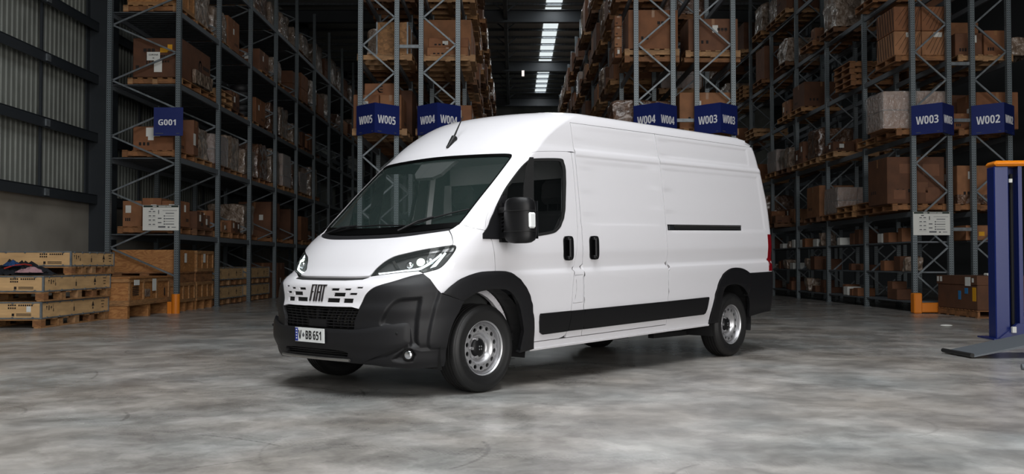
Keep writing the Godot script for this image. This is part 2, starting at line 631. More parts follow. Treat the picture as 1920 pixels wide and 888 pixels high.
func build_shell() -> void:
	var clad := mat("wall_cladding", Color(0.53, 0.545, 0.52), 0.5, 0.1)
	clad.albedo_texture = noise_tex(0.01, 61, [grey(0.8), grey(1.0)], 0.0, 3, 256)
	tri_map(clad, 0.3, true)
	var conc := mat("wall_concrete", Color(0.60, 0.58, 0.54), 0.75)
	conc.albedo_texture = noise_tex(0.006, 62, [grey(0.80), grey(0.92), grey(1.0)], 0.0, 5, 256)
	tri_map(conc, 0.25, true)
	var steel := mat("painted_steel", Color(0.155, 0.175, 0.195), 0.5)
	var roofm := mat("roof_sheet", Color(0.58, 0.58, 0.56), 0.55, 0.1)
	var dark := mat("outer_skin", Color(0.25, 0.26, 0.27), 0.7)
	var glow := mat("skylight_sheet", Color(0.85, 0.88, 0.88), 0.5)
	glow.emission_enabled = true
	glow.emission = Color(0.93, 0.97, 0.98)
	glow.emission_energy_multiplier = 0.9
	var mid := (BACK_Z + FAR_Z) / 2
	var len := BACK_Z - FAR_Z
	# left wall: precast concrete below, ribbed cladding above, girts and columns inside it
	var wl := struct("wall_left", box_mesh(Vector3(0.2, ROOF_Y + 0.4, len + 0.4), Vector3(WALL_X - 0.15, ROOF_Y / 2, mid)), dark)
	for k in 7:
		var z0 := BACK_Z - k * 10.2
		obj("concrete_panel", box_mesh(Vector3(0.12, 2.44, 10.14), Vector3(WALL_X - 0.01, 1.22, z0 - 5.1)), conc, wl)
		obj("cladding_sheet", ribbed(z0, z0 - 10.2, 2.44, ROOF_Y, WALL_X - 0.04), clad, wl)
		var cz := -21.7 + 10.2 * (k - 4)
		var col := MB.new()
		col.box(Vector3(WALL_X + 0.30, ROOF_Y / 2, cz), Vector3(0.58, ROOF_Y, 0.03))
		for f in [0.02, 0.59]:
			col.box(Vector3(WALL_X + f, ROOF_Y / 2, cz), Vector3(0.03, ROOF_Y, 0.34))
		col.box(Vector3(WALL_X + 0.3, 0.03, cz), Vector3(0.7, 0.06, 0.42))
		obj("portal_column", col.done(), steel, wl)
	for gy in [2.56, 3.95, 5.26, 6.45, 7.7, 8.95, 10.2]:
		var g := MB.new()
		g.box(Vector3(WALL_X + 0.12, gy, mid), Vector3(0.24, 0.02, len))
		g.box(Vector3(WALL_X + 0.23, gy - 0.1, mid), Vector3(0.02, 0.2, len))
		obj("girt", g.done(), steel, wl)
	for k in 6:
		var bz := -19.3 - 5.1 * (k - 1)
		var b := MB.new()
		b.box(Vector3(WALL_X + 0.11, 6.6, bz), Vector3(0.05, 8.1, 0.05))
		obj("bridging_rod", b.done(), steel, wl)
		for gy in [2.56, 3.95, 5.26, 6.45]:
			obj("bridging_cleat", box_mesh(Vector3(0.14, 0.14, 0.16), Vector3(WALL_X + 0.2, gy - 0.1, bz)), M["galvanised"], wl)
	struct("wall_right", box_mesh(Vector3(0.2, ROOF_Y + 0.4, len + 0.4), Vector3(EAST_X + 0.1, ROOF_Y / 2, mid)), dark)
	struct("wall_far", box_mesh(Vector3(EAST_X - WALL_X, ROOF_Y + 0.4, 0.2), Vector3((EAST_X + WALL_X) / 2, ROOF_Y / 2, FAR_Z - 0.1)), clad)
	# wall behind the camera, its unseen door opening placed to light the van
	var wb := MB.new()
	var dl := -1.2
	var dr := 13.2
	var dh := 7.1
	wb.box(Vector3((WALL_X + dl) / 2, ROOF_Y / 2, BACK_Z + 0.1), Vector3(dl - WALL_X, ROOF_Y, 0.2))
	wb.box(Vector3((EAST_X + dr) / 2, ROOF_Y / 2, BACK_Z + 0.1), Vector3(EAST_X - dr, ROOF_Y, 0.2))
	wb.box(Vector3((dl + dr) / 2, (ROOF_Y + dh) / 2, BACK_Z + 0.1), Vector3(dr - dl, ROOF_Y - dh, 0.2))
	struct("wall_back", wb.done(), clad)
	# roof: sheeting, purlins across, struts, translucent sheets
	var roof := struct("ceiling", box_mesh(Vector3(EAST_X - WALL_X + 0.4, 0.2, len + 0.4), Vector3((EAST_X + WALL_X) / 2, ROOF_Y + 0.12, mid)), roofm)
	var k := 0
	var z := BACK_Z - 0.6
	while z > FAR_Z:
		var p := MB.new()
		p.box(Vector3((EAST_X + WALL_X) / 2, ROOF_Y - 0.05, z), Vector3(EAST_X - WALL_X, 0.10, 0.02))
		p.box(Vector3((EAST_X + WALL_X) / 2, ROOF_Y - 0.095, z - 0.04), Vector3(EAST_X - WALL_X, 0.02, 0.08))
		obj("purlin", p.done(), M["deck_steel"], roof)
		z -= 1.45
		k += 1
	for bz in [1.5, -8.8, -19.0, -29.2, -39.4, -49.5, -60.5]:
		var b := MB.new()
		b.box(Vector3((EAST_X + WALL_X) / 2, 11.15, bz), Vector3(EAST_X - WALL_X, 0.50, 0.03))
		for f in [10.91, 11.40]:
			b.box(Vector3((EAST_X + WALL_X) / 2, f, bz), Vector3(EAST_X - WALL_X, 0.03, 0.26))
		obj("roof_beam", b.done(), steel, roof)
	var tie := MB.new()
	tie.box(Vector3(-0.33, 11.18, -40.0), Vector3(0.16, 0.34, 42.0))
	obj("roof_tie", tie.done(), steel, roof)
	for q in 14:
		var vz := -21.0 - q * 2.9
		var br := MB.new()
		for sg in [-1.0, 1.0]:
			br.bar(Vector3(-0.33, 11.05, vz), Vector3(-0.33 + sg * 0.5, 11.45, vz), 0.05, 0.05)
		obj("fly_brace", br.done(), steel, roof)
	var q0 := -19.3
	for q in 4:
		obj("skylight_panel", box_mesh(Vector3(0.66, 0.02, 9.9), Vector3(1.65, ROOF_Y + 0.005, q0 - 5.05)), glow, roof)
		q0 -= 10.2
	# glowing roof sheets over the van, out of view, placed to light hood and floor
	for sx in [-3.0, 0.0, 3.0]:
		obj("skylight_panel", box_mesh(Vector3(1.6, 0.02, 12.0), Vector3(sx, ROOF_Y + 0.005, -2.5)), glow, roof)
	var lamp := thing("ceiling_lamp", "small white lamp hanging from the roof purlins in the middle aisle", "lamp", Vector3(0.48, 11.0, -49.0))
	var lit := mat("lamp_face", Color(0.95, 0.95, 0.95), 0.4)
	lit.emission_enabled = true
	lit.emission = Color(1.0, 0.95, 0.92)
	lit.emission_energy_multiplier = 0.75
	obj("shade", box_mesh(Vector3(0.13, 0.28, 0.13), Vector3(0, -0.3, 0)), lit, lamp)
	obj("cord", box_mesh(Vector3(0.02, 0.5, 0.02), Vector3(0, 0.2, 0)), steel, lamp)


# ---------------------------------------------------------------- pallet racking
func upright_mesh(h: float) -> ArrayMesh:
	var key := "upright%.2f" % h
	if not shared.has(key):
		var b := MB.new()
		# open C section: web towards the aisle end, two flanges, two lips
		b.box(Vector3(0, h / 2, 0.045), Vector3(0.1, h, 0.006))
		for s in [-1.0, 1.0]:
			b.box(Vector3(s * 0.047, h / 2, 0.0), Vector3(0.006, h, 0.085))
			b.box(Vector3(s * 0.038, h / 2, -0.042), Vector3(0.024, h, 0.006))
		shared[key] = b.done()
	return shared[key]


func rack(called_label: String, xa: float, xb: float, bays: int, h: float, levels: Array, phase: float, flip: bool, deck: bool, group: String, first := 0) -> Node3D:
	var t := thing("pallet_rack", called_label, "rack", Vector3(0, 0, 0), 0.0, group)
	var up := upright_mesh(h)
	var cx := (xa + xb) / 2
	for k in bays + 1:
		var z := END_Z - 0.05 - k * BAY
		for x in [xa, xb]:
			var o := obj("upright", up, M["upright_steel"], t)
			o.position = Vector3(x, 0, z)
			if k < 3:
				var fp := obj("foot_plate", box_mesh(Vector3(0.16, 0.012, 0.14), Vector3(0, 0.006, 0)), M["galvanised"], t)
				fp.position = Vector3(x, 0, z)
		# zigzag bracing between the two uprights of a frame
		var all := MB.new()
		var y := phase
		var side := flip
		while y + 0.6 < h:
			var a := Vector3(xa + 0.05 if not side else xb - 0.05, y, z)
			var b := Vector3(xb - 0.05 if not side else xa + 0.05, y + 0.59, z)
			if k == 0:
				var one := MB.new()
				one.bar(a, b, 0.035, 0.035)
				obj("brace", one.done(), M["galvanised"], t)
			else:
				all.bar(a, b, 0.035, 0.035)
			side = not side
			y += 0.59
		if k > 0:
			obj("frame_bracing", all.done(), M["galvanised"], t).set_meta("kind", "stuff")
	for k in range(first, bays):
		var z0 := END_Z - 0.1 - k * BAY
		for lv in levels:
			for x in [xa, xb]:
				var o := obj("beam", box_mesh(Vector3(0.05, 0.11, BAY - 0.1), Vector3(0, -0.055, -(BAY - 0.1) / 2)), M["beam_steel"], t)
				o.position = Vector3(x, lv, z0)
			if deck:
				var key := "deck%.2f" % (xb - xa)
				if not shared.has(key):
					var d := MB.new()
					for q in 16:
						d.box(Vector3(0, -0.012, -0.09 - q * 0.166), Vector3(absf(xb - xa) - 0.05, 0.024, 0.11))
					shared[key] = d.done()
				var dd := obj("shelf_deck", shared[key], M["deck_steel"], t)
				dd.position = Vector3(cx, lv + 0.005, z0)
	return t


# ---------------------------------------------------------------- goods
func pallet_proto(kind: int) -> Node3D:
	# 0: detailed, 1: one mesh for those far down the aisles
	var key := "pallet%d" % kind
	if shared.has(key):
		return shared[key]
	var t := Node3D.new()
	var slats := [-0.53, -0.32, -0.106, 0.106, 0.32, 0.53]
	if kind == 0:
		for x in slats:
			obj("deck_board", box_mesh(Vector3(0.11, 0.02, 1.165), Vector3(x, 0.135, 0)), M["wood_0"], t)
		for z in [-0.55, 0.0, 0.55]:
			obj("stringer", box_mesh(Vector3(1.165, 0.1, 0.045), Vector3(0, 0.07, z)), M["wood_1"], t)
		for x in [-0.53, 0.0, 0.53]:
			obj("base_board", box_mesh(Vector3(0.11, 0.02, 1.165), Vector3(x, 0.01, 0)), M["wood_1"], t)
		for x in [-0.53, 0.0, 0.53]:
			obj("block", box_mesh(Vector3(0.11, 0.1, 0.04), Vector3(x, 0.07, 0.565)), M["wood_2"], t)
	else:
		var b := MB.new()
		for x in slats:
			b.box(Vector3(x, 0.135, 0), Vector3(0.16, 0.02, 1.165))
		for z in [-0.55, 0.0, 0.55]:
			b.box(Vector3(0, 0.07, z), Vector3(1.165, 0.1, 0.05))
		for x in [-0.53, 0.0, 0.53]:
			b.box(Vector3(x, 0.01, 0), Vector3(0.11, 0.02, 1.165))
		obj("slats", b.done(), M["wood_0"], t)
	shared[key] = t
	return t


func pallet(at: Vector3, kind: int, label: String, group := "", turn := 0.0, sx := 1.0, tint := -1) -> Node3D:
	var t: Node3D
	if kind == 0:
		t = pallet_proto(0).duplicate()
		t.name = numbered("pallet")
		add_child(t, true)
		if tint >= 0:
			for c in t.get_children():
				c.material_override = M["wood_%d" % tint]
	else:
		t = obj("pallet", pallet_proto(1).get_child(0).mesh, M["wood_%d" % (tint if tint >= 0 else 0)])
	t.position = at
	t.rotation.y = turn
	t.scale.x = sx
	tag(t, label, "pallet", group)
	return t


func carton(at: Vector3, s: Vector3, col: int, label: String, detail := 0, group := "", turn := 0.0) -> Node3D:
	# a corrugated box standing on "at"; detail 1 adds tape, a label sheet and flap seams
	var t := thing("carton", label, "box", at, turn, group)
	var key := "carton%s" % s
	if not shared.has(key):
		var b := MB.new()
		b.bevel_box(Vector3(0, s.y / 2, 0), s, 0.012)
		shared[key] = b.done()
	obj("body", shared[key], M["carton_%d" % col], t)
	if detail > 0:
		obj("tape", box_mesh(Vector3(s.x * 0.98, 0.001, 0.06), Vector3(0, s.y + 0.0005, 0)), M["tape"], t)
		var aisle := -1.0 if at.x > 5.0 or (at.x > 0.0 and at.x < 3.5) else 1.0
		obj("tape", box_mesh(Vector3(0.06, s.y * 0.18, 0.001), Vector3(0, s.y * 0.9, s.z / 2 + 0.0005)), M["tape"], t)
		obj("tape", box_mesh(Vector3(0.001, s.y * 0.18, 0.06), Vector3(aisle * (s.x / 2 + 0.0005), s.y * 0.9, 0)), M["tape"], t)
		if rng.randf() < 0.6:
			var lx := rng.randf_range(-0.25, 0.25) * s.x
			var ly := rng.randf_range(0.45, 0.75) * s.y
			obj("address_label", box_mesh(Vector3(0.002, minf(0.15, s.y * 0.4), 0.11), Vector3(aisle * (s.x / 2 + 0.001), ly, lx * 0.8)), M["paper"], t)
			obj("address_label", box_mesh(Vector3(minf(0.12, s.x * 0.3), minf(0.16, s.y * 0.4), 0.002), Vector3(lx, ly, s.z / 2 + 0.001)), M["paper"], t)
		var pr := MB.new()
		for q in 3:
			pr.box(Vector3(s.x * (-0.32 + q * 0.1), s.y * 0.28, s.z / 2 + 0.001), Vector3(minf(0.05, s.x * 0.07), minf(0.07, s.y * 0.16), 0.002))
			for sg in [-1.0, 1.0]:
				pr.box(Vector3(sg * (s.x / 2 + 0.001), s.y * 0.28, s.z * (-0.32 + q * 0.1)), Vector3(0.002, minf(0.07, s.y * 0.16), minf(0.05, s.z * 0.07)))
		obj("handling_print", pr.done(), M["print_dark"], t).set_meta("kind", "stuff")
	return t


func lumpy(s: Vector3, seed_: int, amp := 0.05) -> ArrayMesh:
	# a wrapped load: a rounded block whose faces bulge and crease
	var key := "lump%s%d" % [s, seed_]
	if shared.has(key):
		return shared[key]
	var f := FastNoiseLite.new()
	f.seed = seed_
	f.frequency = 1.6
	f.fractal_octaves = 2
	var n := 12
	var b := MB.new()
	var h := s / 2
	for ax in 3:
		for sg in [-1.0, 1.0]:
			if ax == 1 and sg < 0.0:
				continue
			var ua := (ax + 1) % 3
			var wa := (ax + 2) % 3
			var g := []
			for i in n + 1:
				var row := []
				for j in n + 1:
					var p := Vector3.ZERO
					p[ax] = sg
					p[ua] = -1.0 + 2.0 * i / n
					p[wa] = -1.0 + 2.0 * j / n
					# pull the corners in
					var r := 0.13
					var q := p.clamp(Vector3(r - 1, r - 1, r - 1), Vector3(1 - r, 1 - r, 1 - r))
					var d := p - q
					if d.length() > 0.0001:
						p = q + d.normalized() * r
					var w := p * h
					var out := f.get_noise_3dv(w * 1.7 + Vector3(seed_, 0, 0)) * amp + f.get_noise_3dv(w * 5.0) * amp * 0.3
					w += w.normalized() * out
					w.y = maxf(w.y, -h.y)
					row.append(w + Vector3(0, h.y, 0))
				g.append(row)
			var o := Vector3.ZERO
			o[ax] = sg
			b.grid(g, o)
	shared[key] = b.done()
	return shared[key]


func wrapped(at: Vector3, s: Vector3, kind: int, label: String, group := "", turn := 0.0) -> Node3D:
	# stretch-wrapped goods: the packed core and, for the clear kind, the film over it
	var t := thing("wrapped_load", label, "wrapped load", at, turn, group)
	if kind == 2:
		var k := 0
		var rows := int(ceilf(s.y / 0.45))
		var b := MB.new()
		for r in rows:
			for c in 2:
				b.bevel_box(Vector3((c - 0.5) * s.x * 0.48, (r + 0.5) * s.y / rows, 0), Vector3(s.x * 0.47, s.y / rows - 0.015, s.z * 0.95), 0.01)
		obj("packed_boxes", b.done(), M["carton_%d" % (int(at.x * 7 + at.z * 3) % 3 + 1 if int(at.x * 7 + at.z * 3) % 3 + 1 > 0 else 2)], t)
		obj("film", lumpy(s * Vector3(1.02, 1.01, 1.02), 3 + int(absf(at.z)) % 4, 0.02), M["stretch_film"], t)
	else:
		obj("film", lumpy(s, 1 + int(absf(at.z * 3 + at.x)) % 6, 0.06), M["wrapped_goods_%d" % kind], t)
	return t


# ---------------------------------------------------------------- what stands on the racks
const SHELF := ["lowest", "second", "third", "fourth", "fifth", "sixth"]


func spot(rack_name: String, bay: int, lv: int, near: bool) -> String:
	return "%s shelf, %s bay, %s, %s" % [SHELF[lv], ORD[bay], "front half" if near else "back half", rack_name]


func fill(kind: String, x: float, y: float, z: float, room: float, place: String, far: bool, grp: String) -> void:
	# one pallet place: kind C one carton, S four cartons, M mixed cartons, W pale wrap, B brown wrap, F film over boxes, P empty pallets, T dark drums, N nothing
	if kind == "N":
		return
	var scale_ := FOCAL / -z
	var py := 494.0 - (y - EYE) * scale_
	var at_px := 963.0 + x * scale_
	if py < -4.0 or at_px > 1960.0 or (at_px > 560.0 and at_px < 1425.0 and py - scale_ * 1.0 > 245.0):
		return                                 # above the frame or behind the van
	var d := 0 if far else 1
	var pk := 1 if far else 0
	var jx := rng.randf_range(-0.05, 0.05)
	var jz := rng.randf_range(-0.035, 0.035)
	var at := Vector3(x + jx, y, z + jz)
	var tint := rng.randi_range(0, 3)
	if kind == "P":
		for k in rng.randi_range(2, 4):
			pallet(at + Vector3(rng.randf_range(-0.03, 0.03), k * 0.146, rng.randf_range(-0.03, 0.03)), 1, "empty pallet, %s of the pile, %s" % [["bottom", "second", "third", "fourth"][k], place], "pallets on the racks", 0.0, 1.0, tint)
		return
	pallet(at, pk, "pallet under goods, " + place, "pallets on the racks", 0.0, 1.0, tint)
	at.y += 0.146
	var h := minf(room - 0.35, rng.randf_range(0.62, 1.12))
	var col: int = [0, 1, 3, 3, 5, 5][rng.randi_range(0, 5)]
	match kind:
		"C":
			carton(at, Vector3(rng.randf_range(0.95, 1.12), h, rng.randf_range(0.95, 1.12)), col, "single brown carton, " + place, d, "cartons on the racks")
		"S":
			var hh := h / 2 - 0.005
			for k in 4:
				carton(at + Vector3(0, (k / 2) * (hh + 0.004), -0.28 + (k % 2) * 0.56), Vector3(1.0, hh, 0.54), col, "%s %s carton of four, %s" % ["upper" if k > 1 else "lower", "nearer" if k % 2 else "farther", place], d, "cartons on the racks")
		"M":
			var px := [-0.29, 0.29, -0.27, 0.28]
			var pz := [0.28, 0.27, -0.28, -0.27]
			var nm := ["nearer inner", "nearer outer", "farther inner", "farther outer"]
			for k in 4:
				if k == rng.randi_range(0, 4):
					continue
				carton(at + Vector3(px[k], 0, pz[k]), Vector3(rng.randf_range(0.36, 0.55), rng.randf_range(0.22, h * 0.75), rng.randf_range(0.36, 0.52)), [1, 2, 3, 5][rng.randi_range(0, 3)], "%s small carton, %s" % [nm[k], place], d, "cartons on the racks")
		"W":
			wrapped(at, Vector3(1.02, h, 1.02), 0, "pale film-wrapped load, " + place, "wrapped loads on the racks")
		"B":
			wrapped(at, Vector3(1.02, h, 1.02), 1, "brown film-wrapped load, " + place, "wrapped loads on the racks")
		"F":
			wrapped(at, Vector3(1.06, h, 1.06), 2, "cartons under clear film, " + place, "wrapped loads on the racks")
		"T":
			for k in 3:
				var t := obj("tyre_stack", drum_mesh(), M["dark_goods"])
				t.position = at + Vector3(-0.3 + k * 0.3, 0, 0.28 - (k % 2) * 0.56)
				tag(t, "%s stack of black tyres, %s" % [["wall-side", "middle", "aisle-side"][k], place], "tyres", "tyre stacks on the rack")


func drum_mesh() -> ArrayMesh:
	if not shared.has("drum"):
		var b := MB.new()
		for k in 5:
			var p := PackedVector2Array([Vector2(0.12, 0.005), Vector2(0.25, 0.005), Vector2(0.28, 0.05), Vector2(0.28, 0.13), Vector2(0.25, 0.175), Vector2(0.12, 0.175)])
			b.lathe(p, Transform3D(Basis(Vector3.UP, Vector3.RIGHT, Vector3.BACK), Vector3(0, k * 0.18, 0)), 16)
		shared["drum"] = b.done()
	return shared["drum"]


func v_sign(words: String, xa: float, xb: float, label: String) -> void:
	# two blue boards folded out in front of a rack end, one word on each
	var t := thing("rack_sign", label, "sign", Vector3((xa + xb) / 2, 4.03, END_Z + 0.06))
	var w := (xb - xa) / 2 + 0.05
	var d := 0.45
	for s in [-1.0, 1.0]:
		var a := Vector3(s * w, 0, 0)
		var b := Vector3(0, 0, d)
		var u := (b - a) if s < 0 else (a - b)
		var right := u.normalized()
		var x := Transform3D(Basis(right, Vector3.UP, right.cross(Vector3.UP)), (a + b) / 2)
		var m := MB.new()
		m.box(Vector3.ZERO, Vector3(u.length(), 0.62, 0.004), x)
		m.box(Vector3(s * u.length() / 2, 0, -0.03), Vector3(0.05, 0.62, 0.06), x)
		var board := obj("board", m.done(), M["sign_blue"], t)
		var tx := obj("lettering", text_mesh(words, 0.165), M["sign_white"], board)
		tx.transform = x * Transform3D(Basis.from_scale(Vector3(0.8, 1, 1)), Vector3(0, -0.02, 0.004))
		var fp := MB.new()
		fp.box(Vector3(-u.length() * 0.3, -0.27, 0.003), Vector3(0.1, 0.014, 0.002), x)
		fp.box(Vector3(u.length() * 0.36, -0.27, 0.003), Vector3(0.05, 0.014, 0.002), x)
		obj("small_print", fp.done(), M["faint_print"], board)


func notice(x: float, y: float, w: float, h: float, label: String) -> void:
	var t := thing("notice_board", label, "sign", Vector3(x, y, END_Z + 0.004))
	obj("board", box_mesh(Vector3(w, h, 0.006)), M["paper"], t)
	obj("header", box_mesh(Vector3(w * 0.97, h * 0.075, 0.002), Vector3(0, h * 0.455, 0.0045)), M["sign_green"], t)
	var hd := MB.new()
	hd.box(Vector3(-w * 0.17, h * 0.455, 0.0062), Vector3(w * 0.11, h * 0.03, 0.002))
	hd.box(Vector3(0.03, h * 0.455, 0.0062), Vector3(w * 0.2, h * 0.03, 0.002))
	hd.box(Vector3(w * 0.22, h * 0.455, 0.0062), Vector3(w * 0.14, h * 0.03, 0.002))
	obj("header_print", hd.done(), M["paper"], t)
	var p := MB.new()
	for r in 4:
		for c in 2:
			p.box(Vector3(w * (-0.30 + c * 0.11), h * (0.25 - r * 0.17), 0.004), Vector3(w * 0.07, h * 0.035, 0.002))
		p.box(Vector3(w * -0.245, h * (0.19 - r * 0.17), 0.004), Vector3(w * 0.22, h * 0.006, 0.002))
	p.box(Vector3(-w * 0.25, h * 0.345, 0.004), Vector3(w * 0.075, h * 0.04, 0.002))
	for r in 2:
		p.box(Vector3(-w * 0.03, h * (-0.02 - r * 0.17), 0.004), Vector3(w * 0.1, h * 0.04, 0.002))
	p.box(Vector3(-w * 0.06, h * 0.23, 0.004), Vector3(w * 0.022, h * 0.16, 0.002))
	for r in 6:
		p.box(Vector3(w * 0.25, h * (0.29 - r * 0.108), 0.004), Vector3(w * (0.24 if r else 0.4), h * (0.03 if r % 2 else 0.014), 0.002))
		if r > 1:
			p.box(Vector3(w * 0.10, h * (0.29 - r * 0.108), 0.004), Vector3(w * 0.035, h * 0.05, 0.002))
	p.box(Vector3(w * 0.03, h * -0.36, 0.004), Vector3(w * 0.2, h * 0.06, 0.002))
	p.box(Vector3(w * 0.22, h * -0.37, 0.004), Vector3(w * 0.05, h * 0.05, 0.002))
	p.box(Vector3(w * 0.36, h * -0.37, 0.004), Vector3(w * 0.12, h * 0.025, 0.002))
	obj("printed_lines", p.done(), M["faint_print"], t)


var rack_r: Node3D
var rack_e: Node3D


func build_racks() -> void:
	var GA := -8.55
	var GB := -7.09
	var g_lv := [1.65, 3.27, 4.83, 6.38, 8.0]
	var w_lv := [2.13, 3.73, 5.33, 6.93, 8.53]
	rack("long galvanised pallet rack with ribbed shelves along the grey ribbed wall, marked G001", GA, GB, 10, 9.9, g_lv, 0.77, true, true, "")
	rack("galvanised pallet rack whose end carries the blue W005 sign", -3.24, -2.47, 5, 10.4, w_lv, 0.34, true, false, "")
	rack("galvanised pallet rack with W004 sign standing back to back with the W005 rack", -1.957, -1.177, 12, 10.4, w_lv, 0.34, false, false, "")
	rack("galvanised pallet rack with W004 sign beside the bright roof strip aisle", 2.59, 3.37, 12, 10.4, w_lv, 0.34, true, false, "")
	rack("galvanised pallet rack with W003 sign standing back to back with a W004 rack", 3.87, 4.64, 9, 10.4, w_lv, 0.34, false, false, "")
	rack_r = rack("galvanised pallet rack with W003 sign and small-parts shelves near its floor", 8.43, 9.19, 10, 10.4, w_lv, 0.19, true, false, "")
	rack_e = rack("galvanised pallet rack whose end carries the blue W002 sign", 9.69, 10.46, 5, 10.4, w_lv, 0.19, false, false, "")
	# ties between back-to-back frames
	for p in [[-2.47, -1.957, 5.62], [3.37, 3.87, 4.05], [9.19, 9.69, 4.05], [9.19, 9.69, 1.75], [9.19, 9.69, 5.25]]:
		var o := obj("row_spacer", box_mesh(Vector3(p[1] - p[0] - 0.108, 0.07, 0.05)), M["galvanised"])
		o.position = Vector3((p[0] + p[1]) / 2, p[2], END_Z - 0.05)
		tag(o, "short steel spacer joining the %s rack ends, %s" % [{-2.47: "W005 and W004", 3.37: "W004 and W003", 9.19: "W003 and W002"}[p[0]], "at sign-top height" if p[2] == 4.05 else ("below the notice board" if p[2] == 1.75 else "above the signs")], "rack spacer")
	# the rack along the wall, bay by bay, two places on each shelf, front half first
	var g_plan := [["NM", "NW", "NN", "NW", "NN"], ["MM", "FW", "PM", "WC", "NN"], ["WN", "WB", "TC", "NC", "WB"], ["CN", "WF", "BW", "WN", "WW"], ["CC", "BF", "WM", "SS", "WW"],
		["MC", "WW", "CN", "WC", "MW"], ["CN", "WB", "BC", "WN", "SW"], ["NC", "WC", "NC", "BC", "WS"], ["CN", "BC", "CB", "SW", "WC"], ["MN", "WC", "WS", "CW", "WN"]]
	for b in 10:
		for lv in 5:
			for s in 2:
				var z := END_Z - 0.1 - b * BAY - (0.72 if s == 0 else 1.98)
				fill(g_plan[b][lv][s], -7.78, g_lv[lv] + 0.02, z, 1.5, spot("G001 rack", b, lv, s == 0), b > 3, "")
	# the rack with small shelves, seen along its long side
	var r_plan := [["CP", "BM", "FN", "NW", "WC"], ["PF", "NM", "PN", "NW", "CN"], ["CN", "BM", "NC", "MN", "BN"], ["NM", "WF", "MN", "WN", "CW"], ["BN", "NM", "NP", "CN", "WN"],
		["NM", "MN", "NM", "PN", "CW"], ["CN", "BN", "NC", "WN", "NC"], ["BN", "NM", "NW", "NB", "WN"], ["CN", "WN", "NC", "SN", "CN"], ["NC", "WN", "BN", "NC", "WN"]]
	for b in 10:
		for lv in 5:
			for s in 2:
				if b == 0 and s == 0 and lv < 3:
					continue
				var z := END_Z - 0.1 - b * BAY - (0.72 if s == 0 else 1.98)
				fill(r_plan[b][lv][s], 8.75, w_lv[lv] + 0.02, z, 1.5, spot("W003 rack beside W002", b, lv, s == 0), b > 3, "")
	# both sides of the middle aisle
	for row in [[-1.5, "W004 rack beside W005"], [2.92, "W004 rack beside W003"]]:
		for b in 12:
			for lv in range(0 if row[0] < 0 and b > 20 else 1, 5):
				for s in 2:
					if b == 0 and s == 0 and lv < 3:
						continue
					if lv == 1 and b > 1:
						continue
					var z := END_Z - 0.1 - b * BAY - (0.72 if s == 0 else 1.98)
					var kd: String = "CCCSSWWBMNNF"[rng.randi_range(0, 11)]
					fill(kd, row[0], w_lv[lv] + 0.02, z, 1.5, spot(row[1], b, lv, s == 0), true, "")
	for row in [[-2.85, "W005 rack"], [4.25, "W003 rack beside W004"], [10.08, "W002 rack"]]:
		for b in 2:
			for lv in 5:
				for s in 2:
					if b == 0 and s == 0 and lv < 3 and row[0] < 10.0:
						continue
					if b == 0 and s == 0 and row[0] > 10.0 and lv < 3:
						continue
					var z := END_Z - 0.1 - b * BAY - (0.72 if s == 0 else 1.98)
					fill("CSWBCMFN"[rng.randi_range(0, 7)], row[0], w_lv[lv] + 0.02, z, 1.5, spot(row[1], b, lv, s == 0), true, "")


func print_marks(parent: Node, s: Vector3, x0: float, n: int, y: float, size: float, mat_name := "print_dark") -> void:
	# a row of stencilled squares on the front (+z) face of a box of size s whose base is at its origin
	var b := MB.new()
	for k in n:
		var c := Vector3(x0 + k * size * 1.25, y, s.z / 2 + 0.0015)
		b.box(c, Vector3(size, size, 0.002))
		b.box(c + Vector3(0, -size * 0.8, 0), Vector3(size * 0.5, size * 0.15, 0.002))
	obj("handling_print", b.done(), M[mat_name], parent)


